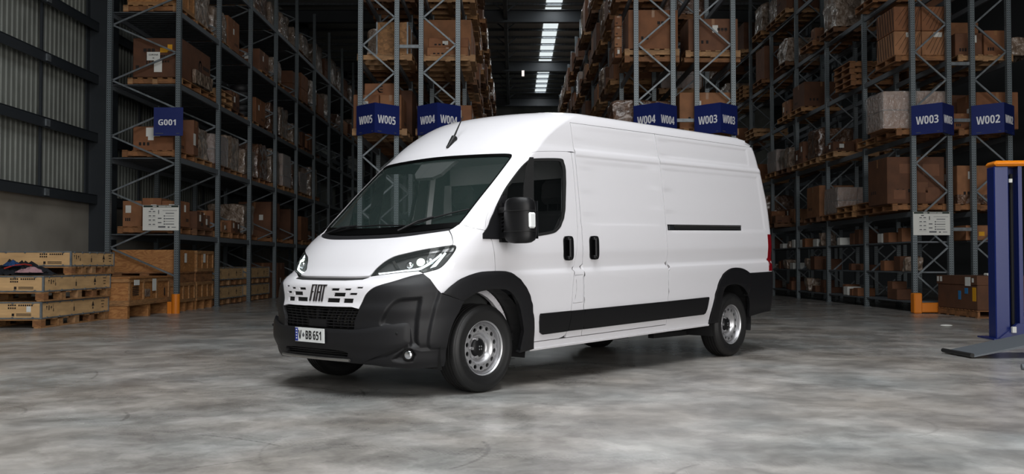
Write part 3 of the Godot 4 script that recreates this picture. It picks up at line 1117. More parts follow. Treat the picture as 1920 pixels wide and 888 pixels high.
func build_end_loads() -> void:
	# goods seen through the frames at the rack ends
	var z := END_Z - 0.76
	# rack along the wall
	var big := carton(Vector3(-7.60, 4.996, z - 0.40), Vector3(1.04, 0.84, 1.95), 5, "big brown carton with arch emblem and white sheets on third shelf of G001 rack")
	var s := Vector3(1.04, 0.84, 1.95)
	var arch := MB.new()
	for face in [[Transform3D(Basis(Vector3(0, 0, -1), Vector3.UP, Vector3.RIGHT), Vector3(0.522, 0.42, -0.25)), 1.0], [Transform3D(Basis(), Vector3(-0.16, 0.40, 0.977)), 0.7]]:
		var f: Transform3D = face[0]
		var q: float = face[1]
		for k in 3:
			arch.box(Vector3((k - 1) * 0.085 * q, -0.08 * q, 0), Vector3(0.035 * q, 0.26 * q, 0.003), f)
		for k in 10:
			var a := PI * (k + 0.5) / 10.0
			arch.box(Vector3(cos(a) * 0.085 * q, 0.05 * q + sin(a) * 0.11 * q, 0), Vector3(0.05 * q, 0.05 * q, 0.003), f * Transform3D(Basis(), Vector3.ZERO))
		for k in 6:
			arch.box(Vector3(0.22 * q + k * 0.075 * q, 0.07 * q, 0), Vector3(0.06 * q, 0.08 * q, 0.003), f)
		for k in 5:
			arch.box(Vector3(0.23 * q + k * 0.085 * q, -0.09 * q, 0), Vector3(0.05 * q, 0.055 * q, 0.003), f)
	obj("arch_emblem", arch.done(), M["print_dark"], big)
	print_marks(big, s, -0.26, 3, 0.58, 0.07)
	print_marks(big, s, -0.42, 1, 0.22, 0.07)
	var yl := MB.new()
	yl.box(Vector3(0.14, 0.58, 0.9765), Vector3(0.16, 0.10, 0.002))
	yl.box(Vector3(0.27, 0.63, 0.9765), Vector3(0.1, 0.14, 0.002))
	obj("yellow_print", yl.done(), M["print_yellow"], big)
	var sh := MB.new()
	sh.box(Vector3(-0.08, 0.45, 0.978), Vector3(0.28, 0.18, 0.002))
	sh.box(Vector3(0.02, 0.24, 0.979), Vector3(0.17, 0.26, 0.002))
	var sheet := obj("paper_sheet", sh.done(), M["paper"], big)
	var tx := obj("lettering", text_mesh("CORONA", 0.035, 0.002), M["ink"], sheet)
	tx.position = Vector3(-0.08, 0.48, 0.98)
	var tx2 := obj("lettering", text_mesh("XI", 0.03, 0.002), M["ink"], sheet)
	tx2.position = Vector3(-0.08, 0.41, 0.98)
	pallet(Vector3(-7.66, 4.85, z - 0.05), 0, "pale pallet under the big carton with arch emblem on the G001 rack")
	pallet(Vector3(-7.66, 4.85, z - 1.25), 0, "second pallet behind, under the big arch-emblem carton")
	var low := wrapped(Vector3(-7.02, 4.995, z - 0.65), Vector3(0.08, 0.3, 1.2), 0, "crumpled clear film along the foot of the big arch-emblem carton")
	low.set_meta("category", "film")
	# top crate and wrapped load above it
	pallet(Vector3(-7.75, 6.40, z), 0, "pallet under the plain crate on the fourth shelf of the G001 rack")
	crate(Vector3(-7.72, 6.55, z), Vector3(1.05, 0.9, 1.1), "plain brown crate with boarded frame high on the G001 rack end")
	# second shelf: printed carton with a white sheet
	pallet(Vector3(-7.72, 3.29, z + 0.05), 0, "orange-brown pallet under printed carton behind the G001 sign", "", 0.0, 1.0, 1)
	var c2 := carton(Vector3(-7.70, 3.436, z + 0.1), Vector3(0.86, 0.52, 0.8), 1, "printed carton with white sheet just below the G001 sign", 1)
	obj("paper_sheet", box_mesh(Vector3(0.3, 0.19, 0.002), Vector3(0.0, 0.40, 0.402)), M["paper"], c2)
	carton(Vector3(-7.50, 3.436, z - 0.47), Vector3(0.8, 0.78, 0.32), 3, "dark brown carton behind the G001 sign on the second shelf", 1)
	obj("paper_sheet", box_mesh(Vector3(0.002, 0.26, 0.15), Vector3(0.402, 0.35, 0.1)), M["paper"], get_child(get_child_count() - 1))
	# lowest shelf
	for k in 3:
		carton(Vector3(-8.22 + k * 0.42, 1.82, z - 0.02), Vector3(0.41, 0.56 + (k % 2) * 0.06, 0.6), [0, 1, 1][k], "%s carton behind the white notice board on the G001 rack" % ["outermost tan", "middle brown", "innermost brown"][k], 1)
	pallet(Vector3(-7.8, 1.67, z + 0.05), 0, "reddish pallet under cartons behind the white notice board", "", 0.0, 1.0, 1)
	# W005 end
	pallet(Vector3(-2.75, 5.35, z), 0, "pale pallet under the chipboard crate at the W005 rack end", "", 0.0, 1.0, 2)
	var ob := thing("chipboard_crate", "flaky chipboard crate with pale edge strip high in the W005 rack end", "crate", Vector3(-2.62, 5.496, z - 0.03))
	obj("panels", box_mesh(Vector3(0.66, 0.74, 0.7), Vector3(0, 0.37, 0)), M["chipboard"], ob)
	var st := MB.new()
	for sx in [-1.0, 1.0]:
		for sz in [-1.0, 1.0]:
			st.box(Vector3(sx * 0.33, 0.37, sz * 0.35), Vector3(0.03, 0.74, 0.03))
	obj("edge_strip", st.done(), M["galvanised"], ob)
	pallet(Vector3(-2.85, 3.75, z), 0, "pale pallet under the cartons at the W005 sign", "", 0.0, 1.0, 2)
	carton(Vector3(-3.15, 3.896, z), Vector3(0.55, 0.74, 1.0), 1, "tall brown carton beside the post above the W005 sign", 1)
	carton(Vector3(-2.63, 3.896, z), Vector3(0.46, 0.74, 1.0), 0, "tan carton under the carton with the E mark", 1)
	var ec := carton(Vector3(-2.86, 4.641, z - 0.03), Vector3(0.70, 0.26, 0.8), 1, "carton printed with a rounded E above the W005 sign")
	var em := MB.new()
	for k in 12:
		var a := PI * (0.5 + (k + 0.5) / 12.0)
		em.box(Vector3(cos(a) * 0.055, sin(a) * 0.06 + 0.13, 0.402), Vector3(0.026, 0.026, 0.002))
	for yy in [-0.06, 0.0, 0.06]:
		em.box(Vector3(0.012, 0.13 + yy, 0.402), Vector3(0.07, 0.022, 0.002))
	obj("letter_print", em.done(), M["print_dark"], ec)
	# W004 end beside it
	pallet(Vector3(-1.4, 5.33, z), 0, "grey pallet under two flat cartons at the W004 rack end", "", 0.0, 1.0, 2)
	carton(Vector3(-1.42, 5.476, z), Vector3(0.88, 0.19, 0.9), 0, "lower of two flat cartons at the W004 rack end", 1)
	carton(Vector3(-1.40, 5.667, z), Vector3(0.86, 0.21, 0.86), 1, "upper of two flat cartons at the W004 rack end", 1)
	pallet(Vector3(-1.5, 3.75, z), 0, "pallet behind the W004 sign paired with W005")
	carton(Vector3(-1.75, 3.896, z), Vector3(0.55, 0.44, 0.9), 2, "tan carton behind the W004 sign paired with W005", 1)
	carton(Vector3(-1.15, 3.896, z), Vector3(0.5, 0.52, 0.9), 1, "brown carton at the aisle side behind W004 sign", 1)
	# W004 by the bright aisle
	pallet(Vector3(2.95, 5.31, z), 0, "orange pallet at the bottom of two below the big W004 carton", "", 0.0, 1.0, 1)
	pallet(Vector3(2.95, 5.456, z), 0, "white pallet on the orange one below the big W004 carton", "", 0.0, 1.0, 2)
	var bc := carton(Vector3(2.98, 5.602, z), Vector3(1.06, 0.84, 1.1), 1, "big brown carton on two pallets at the W004 rack end", 1)
	print_marks(bc, Vector3(1.06, 0.84, 1.1), 0.12, 2, 0.56, 0.065)
	for k in 4:
		carton(Vector3(2.27, 5.48 + k * 0.23, z - 0.1), Vector3(0.16, 0.22, 0.7), [1, 2, 0, 1][k], "%s slim carton stacked beside the big W004 carton" % ["lowest", "second lowest", "second highest", "topmost"][k], 1)
	pallet(Vector3(2.95, 3.75, z), 0, "pallet behind the W004 sign paired with W003")
	wrapped(Vector3(2.75, 3.896, z), Vector3(1.3, 0.62, 1.0), 1, "brown wrapped load behind the W004 sign paired with W003")
	# W003 next to it
	pallet(Vector3(4.25, 5.42, z), 0, "white pallet under brown carton at the W003 end paired with W004", "", 0.0, 1.0, 2)
	obj("packer", box_mesh(Vector3(1.2, 0.09, 1.0), Vector3(0, -0.045, 0)), M["wood_1"], get_child(get_child_count() - 1))
	var wc := carton(Vector3(4.27, 5.566, z), Vector3(1.06, 0.70, 1.0), 3, "brown carton with dark stamps at the W003 end paired with W004", 1)
	print_marks(wc, Vector3(1.06, 0.7, 1.0), 0.12, 3, 0.47, 0.06)
	pallet(Vector3(4.2, 3.75, z), 0, "pallet behind the W003 sign paired with W004")
	carton(Vector3(4.13, 3.896, z), Vector3(1.18, 0.78, 1.05), 0, "large orange-brown carton behind the W003 sign paired with W004", 1)
	# W003 at the wide aisle: strapped boxes
	pallet(Vector3(8.72, 5.33, z), 0, "pallet under strapped boxes high in the W003 rack end", "", 0.0, 1.0, 1)
	for r in 2:
		for k in 2:
			var sb := carton(Vector3(8.43 + k * 0.59, 5.476 + r * 0.53, z), Vector3(0.575, 0.52, 1.0), [2, 4][r] if r == 0 else 1, "%s %s strapped box with slanting stripes at the W003 rack end" % [["lower", "upper"][r], ["outer", "inner"][k]])
			var ss := MB.new()
			for q in 7:
				ss.bar(Vector3(-0.27 + q * 0.075, 0.01 if q > 2 else 0.2 - q * 0.08, 0.502), Vector3(minf(0.27, -0.05 + q * 0.075), 0.5, 0.502), 0.022, 0.003)
				ss.bar(Vector3(-0.289, 0.02, 0.48 - q * 0.14), Vector3(-0.289, 0.5, 0.40 - q * 0.14), 0.022, 0.003)
			obj("stripe_print", ss.done(), M["print_dark"], sb)
			if r == 0:
				obj("paper_sheet", box_mesh(Vector3(0.18, 0.1, 0.002), Vector3(0.05, 0.44, 0.506)), M["paper"], sb)
	pallet(Vector3(8.72, 3.75, z), 0, "pallet under film-wrapped boxes behind the right W003 sign".replace("right ", ""), "", 0.0, 1.0, 1)
	wrapped(Vector3(8.62, 3.896, z), Vector3(1.5, 0.82, 1.0), 2, "film-wrapped boxes behind the W003 sign paired with W002")
	# tall crate carton on the lowest beam
	pallet(Vector3(8.62, 2.15, z), 0, "brown pallet under the tall patched carton of the W003 rack", "", 0.0, 1.0, 1)
	var tc := carton(Vector3(8.55, 2.296, z), Vector3(1.22, 1.0, 1.1), 5, "tall patched orange-brown carton on lowest shelf of the W003 rack", 1)
	for q in [[-0.35, 0.2, 0.25, 0.2], [0.1, 0.35, 0.3, 0.22], [0.32, 0.72, 0.35, 0.25], [-0.2, 0.75, 0.3, 0.2], [0.35, 0.2, 0.3, 0.3]]:
		obj("patch", box_mesh(Vector3(q[2], q[3], 0.004), Vector3(q[0], q[1], 0.552)), M["carton_3"], tc)
	# W002 end
	pallet(Vector3(10.05, 5.33, z), 0, "striped pallet under cartons at the W002 rack end", "", 0.0, 1.0, 2)
	carton(Vector3(9.78, 5.476, z), Vector3(0.58, 0.5, 0.8), 3, "dark carton beside the post above the W002 sign", 1)
	carton(Vector3(10.36, 5.476, z), Vector3(0.5, 0.56, 0.8), 1, "slanted brown carton above the W002 sign", 1)
	wrapped(Vector3(10.9, 5.476, z), Vector3(0.45, 0.4, 0.9), 0, "pale wrapped sacks at the outer end of the W002 shelf")
	pallet(Vector3(10.05, 3.75, z), 0, "pallet behind the W002 sign", "", 0.0, 1.0, 1)
	carton(Vector3(10.35, 3.896, z), Vector3(0.9, 0.8, 0.9), 1, "brown carton behind the W002 sign", 1)
	carton(Vector3(9.62, 3.896, z), Vector3(0.38, 0.35, 0.8), 1, "low carton with white label between the W003 and W002 signs", 1)
	pallet(Vector3(9.95, 2.15, z), 0, "pallet under the tan carton on the lowest W002 shelf", "", 0.0, 1.0, 1)
	var tn := carton(Vector3(9.88, 2.296, z), Vector3(0.86, 0.82, 1.0), 0, "tan carton with film skirt on the lowest W002 shelf", 1)
	obj("film", box_mesh(Vector3(0.87, 0.2, 1.01), Vector3(0, 0.1, 0)), M["wrapped_goods_1"], tn)
	carton(Vector3(9.85, 1.52, z + 0.25), Vector3(0.5, 0.32, 0.6), 0, "small carton with yellow mark under the lowest W002 shelf", 0)
	obj("yellow_mark", box_mesh(Vector3(0.12, 0.09, 0.002), Vector3(0.08, 0.14, 0.302)), M["print_yellow"], get_child(get_child_count() - 1))
	# small-parts shelves low in the wide-aisle rack
	for k in 9:
		for y in [0.23, 0.86, 1.5]:
			obj("shelf_board", box_mesh(Vector3(0.8, 0.03, BAY - 0.12), Vector3(8.81, y - 0.015, END_Z - 0.08 - BAY * (k + 0.5))), M["beam_steel"], rack_r)
	obj("shelf_board", box_mesh(Vector3(0.8, 0.03, 0.9), Vector3(10.07, 1.50, z)), M["beam_steel"], rack_e)
	var kinds := ["carton", "carton", "white box", "bundle"]
	for k in 5:
		for li in 3:
			var y: float = [0.23, 0.86, 1.5][li]
			var zz := END_Z - 0.2 - BAY * k
			var n := 0
			while n < 4:
				n += 1
				var dz := rng.randf_range(0.3, 0.62)
				zz -= dz
				if zz < END_Z - BAY * (k + 1) + 0.25:
					break
				var hh := rng.randf_range(0.14, 0.42)
				var place := "%s from the front, %s low shelf of bay %s of W003 rack" % [ORD[n - 1], ["lowest", "middle", "top"][li], ["one", "two", "three", "four", "five", "six", "seven", "eight"][k]]
				var r := rng.randf()
				if r < 0.42:
					carton(Vector3(8.62 + rng.randf_range(-0.05, 0.1), y, zz), Vector3(rng.randf_range(0.3, 0.5), hh, dz * 0.62), [1, 3, 5, 5][rng.randi_range(0, 3)], "carton " + place, 0, "boxes on the low shelves")
				elif r < 0.6:
					var o := carton(Vector3(8.6, y, zz), Vector3(0.35, hh * 0.6, dz * 0.7), 0, "white box " + place, 0, "boxes on the low shelves")
					o.get_child(0).material_override = M["paper"]
				elif r < 0.8:
					wrapped(Vector3(8.6, y, zz), Vector3(0.4, hh, dz * 0.62), 0, "crumpled bag " + place, "bags on the low shelves")
	# floor level: big carton on pallets in front of the W003/W002 ends
	for k in 4:
		pallet(Vector3(9.30 + (k % 2) * 1.17, 0.0, -18.64 - (k / 2) * 0.85), 0, "%s %s floor pallet under the long labelled carton by the lift" % ["nearer" if k < 2 else "farther", "inner" if k % 2 else "outer"], "", PI / 2, 0.72, 1)
	var fl := carton(Vector3(9.87, 0.146, -19.05), Vector3(2.30, 0.64, 1.70), 5, "long labelled carton standing on floor pallets beside the blue lift")
	obj("lid", box_mesh(Vector3(2.33, 0.17, 1.73), Vector3(0, 0.565, 0)), M["carton_5"], fl)
	for q in [[-0.80, 0.575, 0.08, 0.1], [-0.66, 0.575, 0.09, 0.1], [0.50, 0.54, 0.22, 0.17], [0.70, 0.565, 0.07, 0.08]]:
		obj("paper_label", box_mesh(Vector3(0.004, q[3], q[2]), Vector3(-1.168, q[1], q[0])), M["paper"], fl)
	for q in [[0.12, 0.27, 0.11, 0.17], [0.40, 0.36, 0.13, 0.11]]:
		obj("blue_label", box_mesh(Vector3(0.004, q[3], q[2]), Vector3(-1.152, q[1], q[0])), M["label_blue"], fl)
	obj("yellow_print", box_mesh(Vector3(0.004, 0.26, 0.14), Vector3(-1.152, 0.30, 0.72)), M["print_yellow"], fl)
	carton(Vector3(9.15, 0.797, -18.5), Vector3(0.26, 0.05, 0.16), 0, "small white packet lying on the long labelled carton").get_child(0).material_override = M["paper"]
	# signs and notices
	var gs := thing("rack_sign", "square blue sign reading G001 on the rack by the ribbed wall", "sign", Vector3(-7.28, 4.02, END_Z + 0.004))
	obj("board", box_mesh(Vector3(0.62, 0.60, 0.006)), M["sign_blue"], gs)
	var gt := obj("lettering", text_mesh("G001", 0.122), M["sign_white"], gs)
	gt.position = Vector3(-0.02, -0.02, 0.005)
	var sp := MB.new()
	sp.box(Vector3(-0.19, -0.25, 0.004), Vector3(0.16, 0.014, 0.002))
	sp.box(Vector3(0.2, -0.25, 0.004), Vector3(0.07, 0.014, 0.002))
	obj("small_print", sp.done(), M["faint_print"], gs)
	v_sign("W005", -3.24, -2.47, "folded blue sign reading W005 on both boards")
	v_sign("W004", -1.957, -1.177, "folded blue sign reading W004 next to the W005 sign, half behind the van roof")
	v_sign("W004", 2.59, 3.37, "folded blue sign reading W004 next to a W003 sign, behind the van roof")
	v_sign("W003", 3.87, 4.64, "folded blue sign reading W003 just above the van's rear roof")
	v_sign("W003", 8.43, 9.19, "folded blue sign reading W003 above the white notice board, clear of the van")
	v_sign("W002", 9.69, 10.46, "folded blue sign reading W002 above the blue lift column")
	notice(-7.42, 1.99, 0.76, 0.53, "white notice board with green header tied to the G001 rack end")
	notice(8.78, 1.87, 0.77, 0.49, "white notice board with green header tied to the W003 rack end")
	# post guards
	var pg := thing("post_guard", "orange steel guard at the foot of the G001 rack post", "guard", Vector3(-6.98, 0, END_Z + 0.32))
	var p := MB.new()
	p.tube(Vector3(0, 0, 0), Vector3(0, 0.40, 0), 0.085, 0.085, 20)
	obj("post", p.done(), M["guard_orange"], pg)
	obj("foot_bar", box_mesh(Vector3(0.10, 0.24, 0.12), Vector3(-0.11, 0.12, -0.02)), M["guard_orange"], pg)
	var pg2 := thing("post_guard", "orange steel guard with low side rail at the W003 rack post", "guard", Vector3(8.34, 0, END_Z + 0.25))
	var p2 := MB.new()
	p2.bevel_box(Vector3(0, 0.21, 0), Vector3(0.17, 0.42, 0.2), 0.02)
	obj("post", p2.done(), M["guard_orange"], pg2)
	var p3 := MB.new()
	p3.bevel_box(Vector3(0.30, 0.12, 0), Vector3(0.46, 0.2, 0.16), 0.015)
	obj("side_rail", p3.done(), M["guard_orange"], pg2)


# ---------------------------------------------------------------- crates on the floor
func crate(at: Vector3, s: Vector3, label: String, framed := true, mat_name := "plywood", group := "") -> Node3D:
	var t := thing("crate", label, "crate", at, 0.0, group)
	obj("panels", box_mesh(s - Vector3(0.03, 0, 0.03), Vector3(0, s.y / 2, 0)), M[mat_name], t)
	if framed:
		var rail := 0.07
		for sg in [-1.0, 1.0]:
			for y in [rail / 2, s.y - rail / 2]:
				obj("rail", box_mesh(Vector3(0.025, rail, s.z), Vector3(sg * s.x / 2, y, 0)), M["wood_0"], t)
				obj("rail", box_mesh(Vector3(s.x, rail, 0.025), Vector3(0, y, sg * s.z / 2)), M["wood_0"], t)
			for k in 4:
				obj("batten", box_mesh(Vector3(0.025, s.y - 2 * rail, 0.06), Vector3(sg * s.x / 2, s.y / 2, s.z * (-0.48 + k * 0.32))), M["wood_0"], t)
	return t


func collar_crate(at: Vector3, w: float, l: float, label: String, h := 0.27, n := 4) -> Node3D:
	# low plywood-collar crate with metal edges; at is the centre of its base, w along x, l along z
	var t := thing("collar_crate", label, "crate", at)
	obj("panels", box_mesh(Vector3(w, h, l), Vector3(0, h / 2, 0)), M["collar_board"], t)
	for sx in [-1.0, 1.0]:
		for sz in [-1.0, 1.0]:
			obj("corner_strip", box_mesh(Vector3(0.03, h, 0.03), Vector3(sx * (w / 2 - 0.005), h / 2, sz * (l / 2 - 0.005))), M["galvanised"], t)
		for y in [0.012, h - 0.012]:
			obj("edge_strip", box_mesh(Vector3(0.012, 0.022, l), Vector3(sx * w / 2, y, 0)), M["galvanised"], t)
			obj("edge_strip", box_mesh(Vector3(w, 0.022, 0.012), Vector3(0, y, sx * l / 2)), M["galvanised"], t)
	var cl := MB.new()
	for k in 6:
		for y in [0.02, h - 0.02]:
			cl.box(Vector3(w / 2 + 0.008, y, l * (-0.42 + k * 0.17)), Vector3(0.01, 0.03, 0.03))
			cl.box(Vector3(w * (-0.42 + k * 0.17), y, l / 2 + 0.008), Vector3(0.03, 0.03, 0.01))
	obj("clip", cl.done(), M["galvanised"], t)
	# stencils: glass, arrows, umbrella, hook on the long side; small lettering
	var b := MB.new()
	var fx := w / 2 + 0.0015
	for k in 4:
		var zz := l * 0.43 - k * 0.075
		var y0 := h * 0.62
		match k:
			0:
				b.box(Vector3(fx, y0 + 0.02, zz), Vector3(0.002, 0.025, 0.03))
				b.box(Vector3(fx, y0 - 0.01, zz), Vector3(0.002, 0.03, 0.008))
			1:
				b.box(Vector3(fx, y0, zz), Vector3(0.002, 0.075, 0.026))
			2:
				b.prism(PackedVector2Array([Vector2(-0.026, 0), Vector2(0.026, 0), Vector2(0, 0.03)]), 0.0, 0.002, Transform3D(Basis(Vector3(0, 0, -1), Vector3.UP, Vector3.RIGHT), Vector3(fx, y0, zz)))
				b.box(Vector3(fx, y0 - 0.015, zz), Vector3(0.002, 0.03, 0.01))
			3:
				b.box(Vector3(fx, y0 - 0.04, zz), Vector3(0.002, 0.05, 0.02))
				b.box(Vector3(fx, y0 + 0.02, zz + 0.012), Vector3(0.002, 0.06, 0.006))
	b.box(Vector3(fx, h * 0.42, l * 0.05), Vector3(0.002, 0.07, 0.035))
	b.box(Vector3(fx, h * 0.65, l * 0.05), Vector3(0.002, 0.05, 0.008))
	b.prism(PackedVector2Array([Vector2(-0.05, 0), Vector2(0.05, 0), Vector2(0, 0.09)]), 0.0, 0.002, Transform3D(Basis(Vector3(0, 0, -1), Vector3.UP, Vector3.RIGHT), Vector3(fx, h * 0.48, -l * 0.24)))
	b.box(Vector3(fx, h * 0.36, -l * 0.24), Vector3(0.002, 0.04, 0.035))
	for k in 3:
		b.box(Vector3(fx, h * (0.75 - k * 0.2), -l * 0.40), Vector3(0.002, 0.012, 0.14 - k * 0.03))
	var fz := l / 2 + 0.0015
	for k in 11:
		b.box(Vector3(w / 2 - 0.52 + k * 0.034 + (0.03 if k > 3 else 0.0), h * 0.80, fz), Vector3(0.024, 0.026, 0.002))
	for k in 4:
		b.box(Vector3(w / 2 - 0.52 + k * 0.034, h * 0.64, fz), Vector3(0.024, 0.026, 0.002))
	for k in 2:
		b.box(Vector3(w / 2 - 0.28, h * (0.30 - k * 0.09), fz), Vector3(0.24, 0.012, 0.002))
	b.box(Vector3(w / 2 - 0.45, h * 0.25, fz), Vector3(0.04, 0.045, 0.002))
	obj("stencil_print", b.done(), M["print_dark"], t)
	return t


func long_pallet(at: Vector3, w: float, l: float, label: String, h := 0.145, tint := 0) -> Node3D:
	var t := thing("pallet", label, "pallet", at)
	for k in 3:
		obj("base_runner", box_mesh(Vector3(0.12, 0.022, l), Vector3((k - 1) * (w / 2 - 0.06), 0.011, 0)), M["wood_%d" % tint], t)
	for k in 3:
		for q in 5:
			obj("block", box_mesh(Vector3(0.14, h - 0.044, 0.15), Vector3((k - 1) * (w / 2 - 0.07), h / 2, -l / 2 + 0.075 + q * (l - 0.15) / 4)), M["wood_%d" % ((tint + q) % 3)], t)
	for q in 7:
		obj("deck_board", box_mesh(Vector3(w, 0.022, 0.16), Vector3(0, h - 0.011, -l / 2 + 0.08 + q * (l - 0.16) / 6)), M["wood_%d" % tint], t)
	return t


func build_crates() -> void:
	var cb := mat("collar_board", Color(0.80, 0.65, 0.46), 0.6)
	cb.albedo_texture = noise_tex(0.01, 55, [grey(0.86), grey(1.0)], 0.0, 4, 256)
	cb.uv1_scale = Vector3(0.5, 4.0, 0.5)
	tri_map(cb, 1.0)
	cb.uv1_scale = Vector3(0.6, 3.0, 0.6)
	# three stacked collar crates by the wall
	var w := 1.9
	var l := 2.55
	var cx := -7.52 - w / 2
	var cz := -15.4 - l / 2
	long_pallet(Vector3(cx, 0, cz), w, l, "lowest pallet, on the floor under the three collar crates by the wall", 0.145)
	collar_crate(Vector3(cx, 0.145, cz), w, l, "bottom collar crate of the stack by the wall, with small white tag", 0.275)
	obj("paper_tag", box_mesh(Vector3(0.07, 0.09, 0.003), Vector3(w / 2 - 0.2, 0.16, l / 2 + 0.004)), M["paper"], get_child(get_child_count() - 1))
	long_pallet(Vector3(cx + 0.04, 0.425, cz), w, l, "middle pallet between the collar crates by the wall", 0.15)
	collar_crate(Vector3(cx + 0.03, 0.575, cz), w, l, "middle collar crate by the wall, with dark clothes lying on it", 0.26)
	var l2 := 1.75
	var cz2 := -16.35 - l2 / 2
	long_pallet(Vector3(cx + 0.04, 0.84, cz2), w, l2, "top pallet under the shorter collar crate by the wall", 0.14)
	collar_crate(Vector3(cx + 0.03, 0.98, cz2), w, l2, "topmost and shorter collar crate of the stack by the wall", 0.26)
	# clothes lying on the middle crate
	clothes(Vector3(cx + 0.34, 0.838, -15.86), Vector3(1.25, 0.26, 0.52), "cloth_navy", 5, "heap of dark navy work clothes lying on the middle collar crate")
	clothes(Vector3(cx + 0.28, 0.985, -15.80), Vector3(0.3, 0.1, 0.25), "cloth_blue", 8, "blue garment on top of the dark clothes heap")
	clothes(Vector3(cx + 0.62, 0.88, -15.66), Vector3(0.42, 0.12, 0.2), "cloth_pink", 12, "pale pinkish sleeve spread over the dark clothes heap")
	var rs := MB.new()
	rs.path_tube(PackedVector3Array([Vector3(cx + 0.22, 0.95, -15.64), Vector3(cx + 0.35, 1.0, -15.70), Vector3(cx + 0.5, 1.02, -15.74), Vector3(cx + 0.62, 1.0, -15.74)]), 0.012)
	tag(obj("red_strap", rs.done(), M["cloth_red"]), "thin red strap lying across the dark clothes heap", "strap")
	# plywood crate standing on the floor before the rack
	var px := -7.66
	var pz := -19.08
	var bp := thing("pallet", "deep plywood pallet base under the crate in front of the G001 rack", "pallet", Vector3(px, 0, pz))
	for k in 3:
		obj("runner", box_mesh(Vector3(0.95, 0.24, 0.10), Vector3(0, 0.12, (k - 1) * 1.03)), M["plywood"], bp)
	obj("deck", box_mesh(Vector3(1.0, 0.03, 2.2), Vector3(0, 0.255, 0)), M["wood_0"], bp)
	var pc := crate(Vector3(px, 0.27, pz), Vector3(0.98, 0.48, 2.14), "plywood crate with battens and white papers in front of the G001 rack")
	obj("lid", box_mesh(Vector3(1.04, 0.025, 2.19), Vector3(0, 0.4925, 0)), M["plywood"], pc)
	var sheet := MB.new()
	sheet.box(Vector3(0.515, 0.34, -0.15), Vector3(0.004, 0.24, 0.2))
	sheet.box(Vector3(0.515, 0.40, 0.75), Vector3(0.004, 0.1, 0.26))
	obj("paper_sheet", sheet.done(), M["paper"], pc)
	var pr := MB.new()
	for k in 5:
		pr.box(Vector3(0.485, 0.17 + k * 0.035, 0.72), Vector3(0.003, 0.018, 0.3))
	pr.box(Vector3(0.485, 0.19, -0.8), Vector3(0.003, 0.16, 0.06))
	obj("stencil_print", pr.done(), M["print_dark"], pc)
	var foil := MB.new()
	foil.box(Vector3(0.487, 0.19, 0.15), Vector3(0.004, 0.15, 0.3))
	obj("foil_bag", foil.done(), M["wrapped_goods_0"], pc)
	# long plywood crate behind it in the first bay, on a lower crate
	crate_pair(-7.82, END_Z - 0.73, 1.4, 1.15, "plywood", "first", "wavy-grained")
	crate_pair(-7.60, END_Z - 2.02, 0.95, 1.2, "plywood", "second half of the first", "battened")
	# collar crates in the following bays of the wall rack
	for k in 2:
		for q in 2:
			var zz := END_Z - 0.1 - BAY * (k + 1.5)
			long_pallet(Vector3(-7.75, q * 0.47, zz), 1.1, 2.3, "%s pallet of the collar crates on the floor of G001 bay %s" % [["lower", "upper"][q], ["two", "three"][k]], 0.15, 3)
			collar_crate(Vector3(-7.75, q * 0.47 + 0.15, zz), 1.1, 2.3, "%s collar crate standing on the floor in G001 bay %s" % [["lower", "upper"][q], ["two", "three"][k]], 0.315)
	carton(Vector3(-7.6, 0, END_Z - 3.0 - BAY * 3 + 1.9), Vector3(0.9, 1.05, 0.9), 3, "dark brown carton on the floor in the fourth G001 bay", 1)
	carton(Vector3(-7.6, 0, END_Z - 3.0 - BAY * 4 + 1.5), Vector3(0.9, 0.6, 0.9), 3, "low brown carton on the floor in the fifth G001 bay", 1)


func crate_pair(x: float, z: float, w: float, l: float, mat_name: String, which: String, kind: String) -> void:
	var lo := thing("pallet", "deep pallet base on the floor in the %s bay of G001" % which, "pallet", Vector3(x, 0, z))
	for k in 3:
		obj("runner", box_mesh(Vector3(w - 0.02, 0.2, 0.1), Vector3(0, 0.1, (k - 1) * (l / 2 - 0.06))), M["plywood"], lo)
	crate(Vector3(x, 0.2, z), Vector3(w, 0.42, l), "lower %s crate on the floor in the %s bay of G001" % [kind, which], true, mat_name)
	var hi := thing("pallet", "pallet between the two %s crates in the %s bay of G001" % [kind, which], "pallet", Vector3(x, 0.62, z))
	for k in 3:
		obj("runner", box_mesh(Vector3(0.2, 0.2, l - 0.02), Vector3((k - 1) * (w / 2 - 0.12), 0.1, 0)), M["wood_1"], hi)
	obj("deck", box_mesh(Vector3(w, 0.03, l), Vector3(0, 0.215, 0)), M["wood_1"], hi)
	crate(Vector3(x, 0.85, z), Vector3(w, 0.47, l), "upper %s crate on the pallet in the %s bay of G001" % [kind, which], kind == "battened", mat_name)
	obj("paper_sheet", box_mesh(Vector3(0.003, 0.2, 0.14), Vector3(w / 2 + 0.016, 0.3, 0.1)), M["paper"], get_child(get_child_count() - 1))


func clothes(at: Vector3, s: Vector3, mat_name: String, seed_: int, label: String) -> void:
	var f := FastNoiseLite.new()
	f.seed = seed_
	f.frequency = 3.2
	f.fractal_octaves = 3
	var b := MB.new()
	var n := 22
	var g := []
	for i in n + 1:
		var row := []
		for j in n + 1:
			var u := -1.0 + 2.0 * i / n
			var v := -1.0 + 2.0 * j / n
			var r := minf(1.0, sqrt(u * u + v * v))
			var e := 1.0 + 0.25 * f.get_noise_2d(u * 2.0, v * 2.0)
			var hgt := s.y * maxf(0.0, (1.0 - r * r)) * (0.65 + 0.8 * f.get_noise_3d(u * s.x, v * s.z, 1.0)) + 0.01
			row.append(at + Vector3(u * s.x / 2 * e, hgt if r < 0.99 else 0.004, v * s.z / 2 * e))
		g.append(row)
	b.grid(g, Vector3.UP)
	tag(obj("clothing", b.done(), M[mat_name]), label, "clothing")


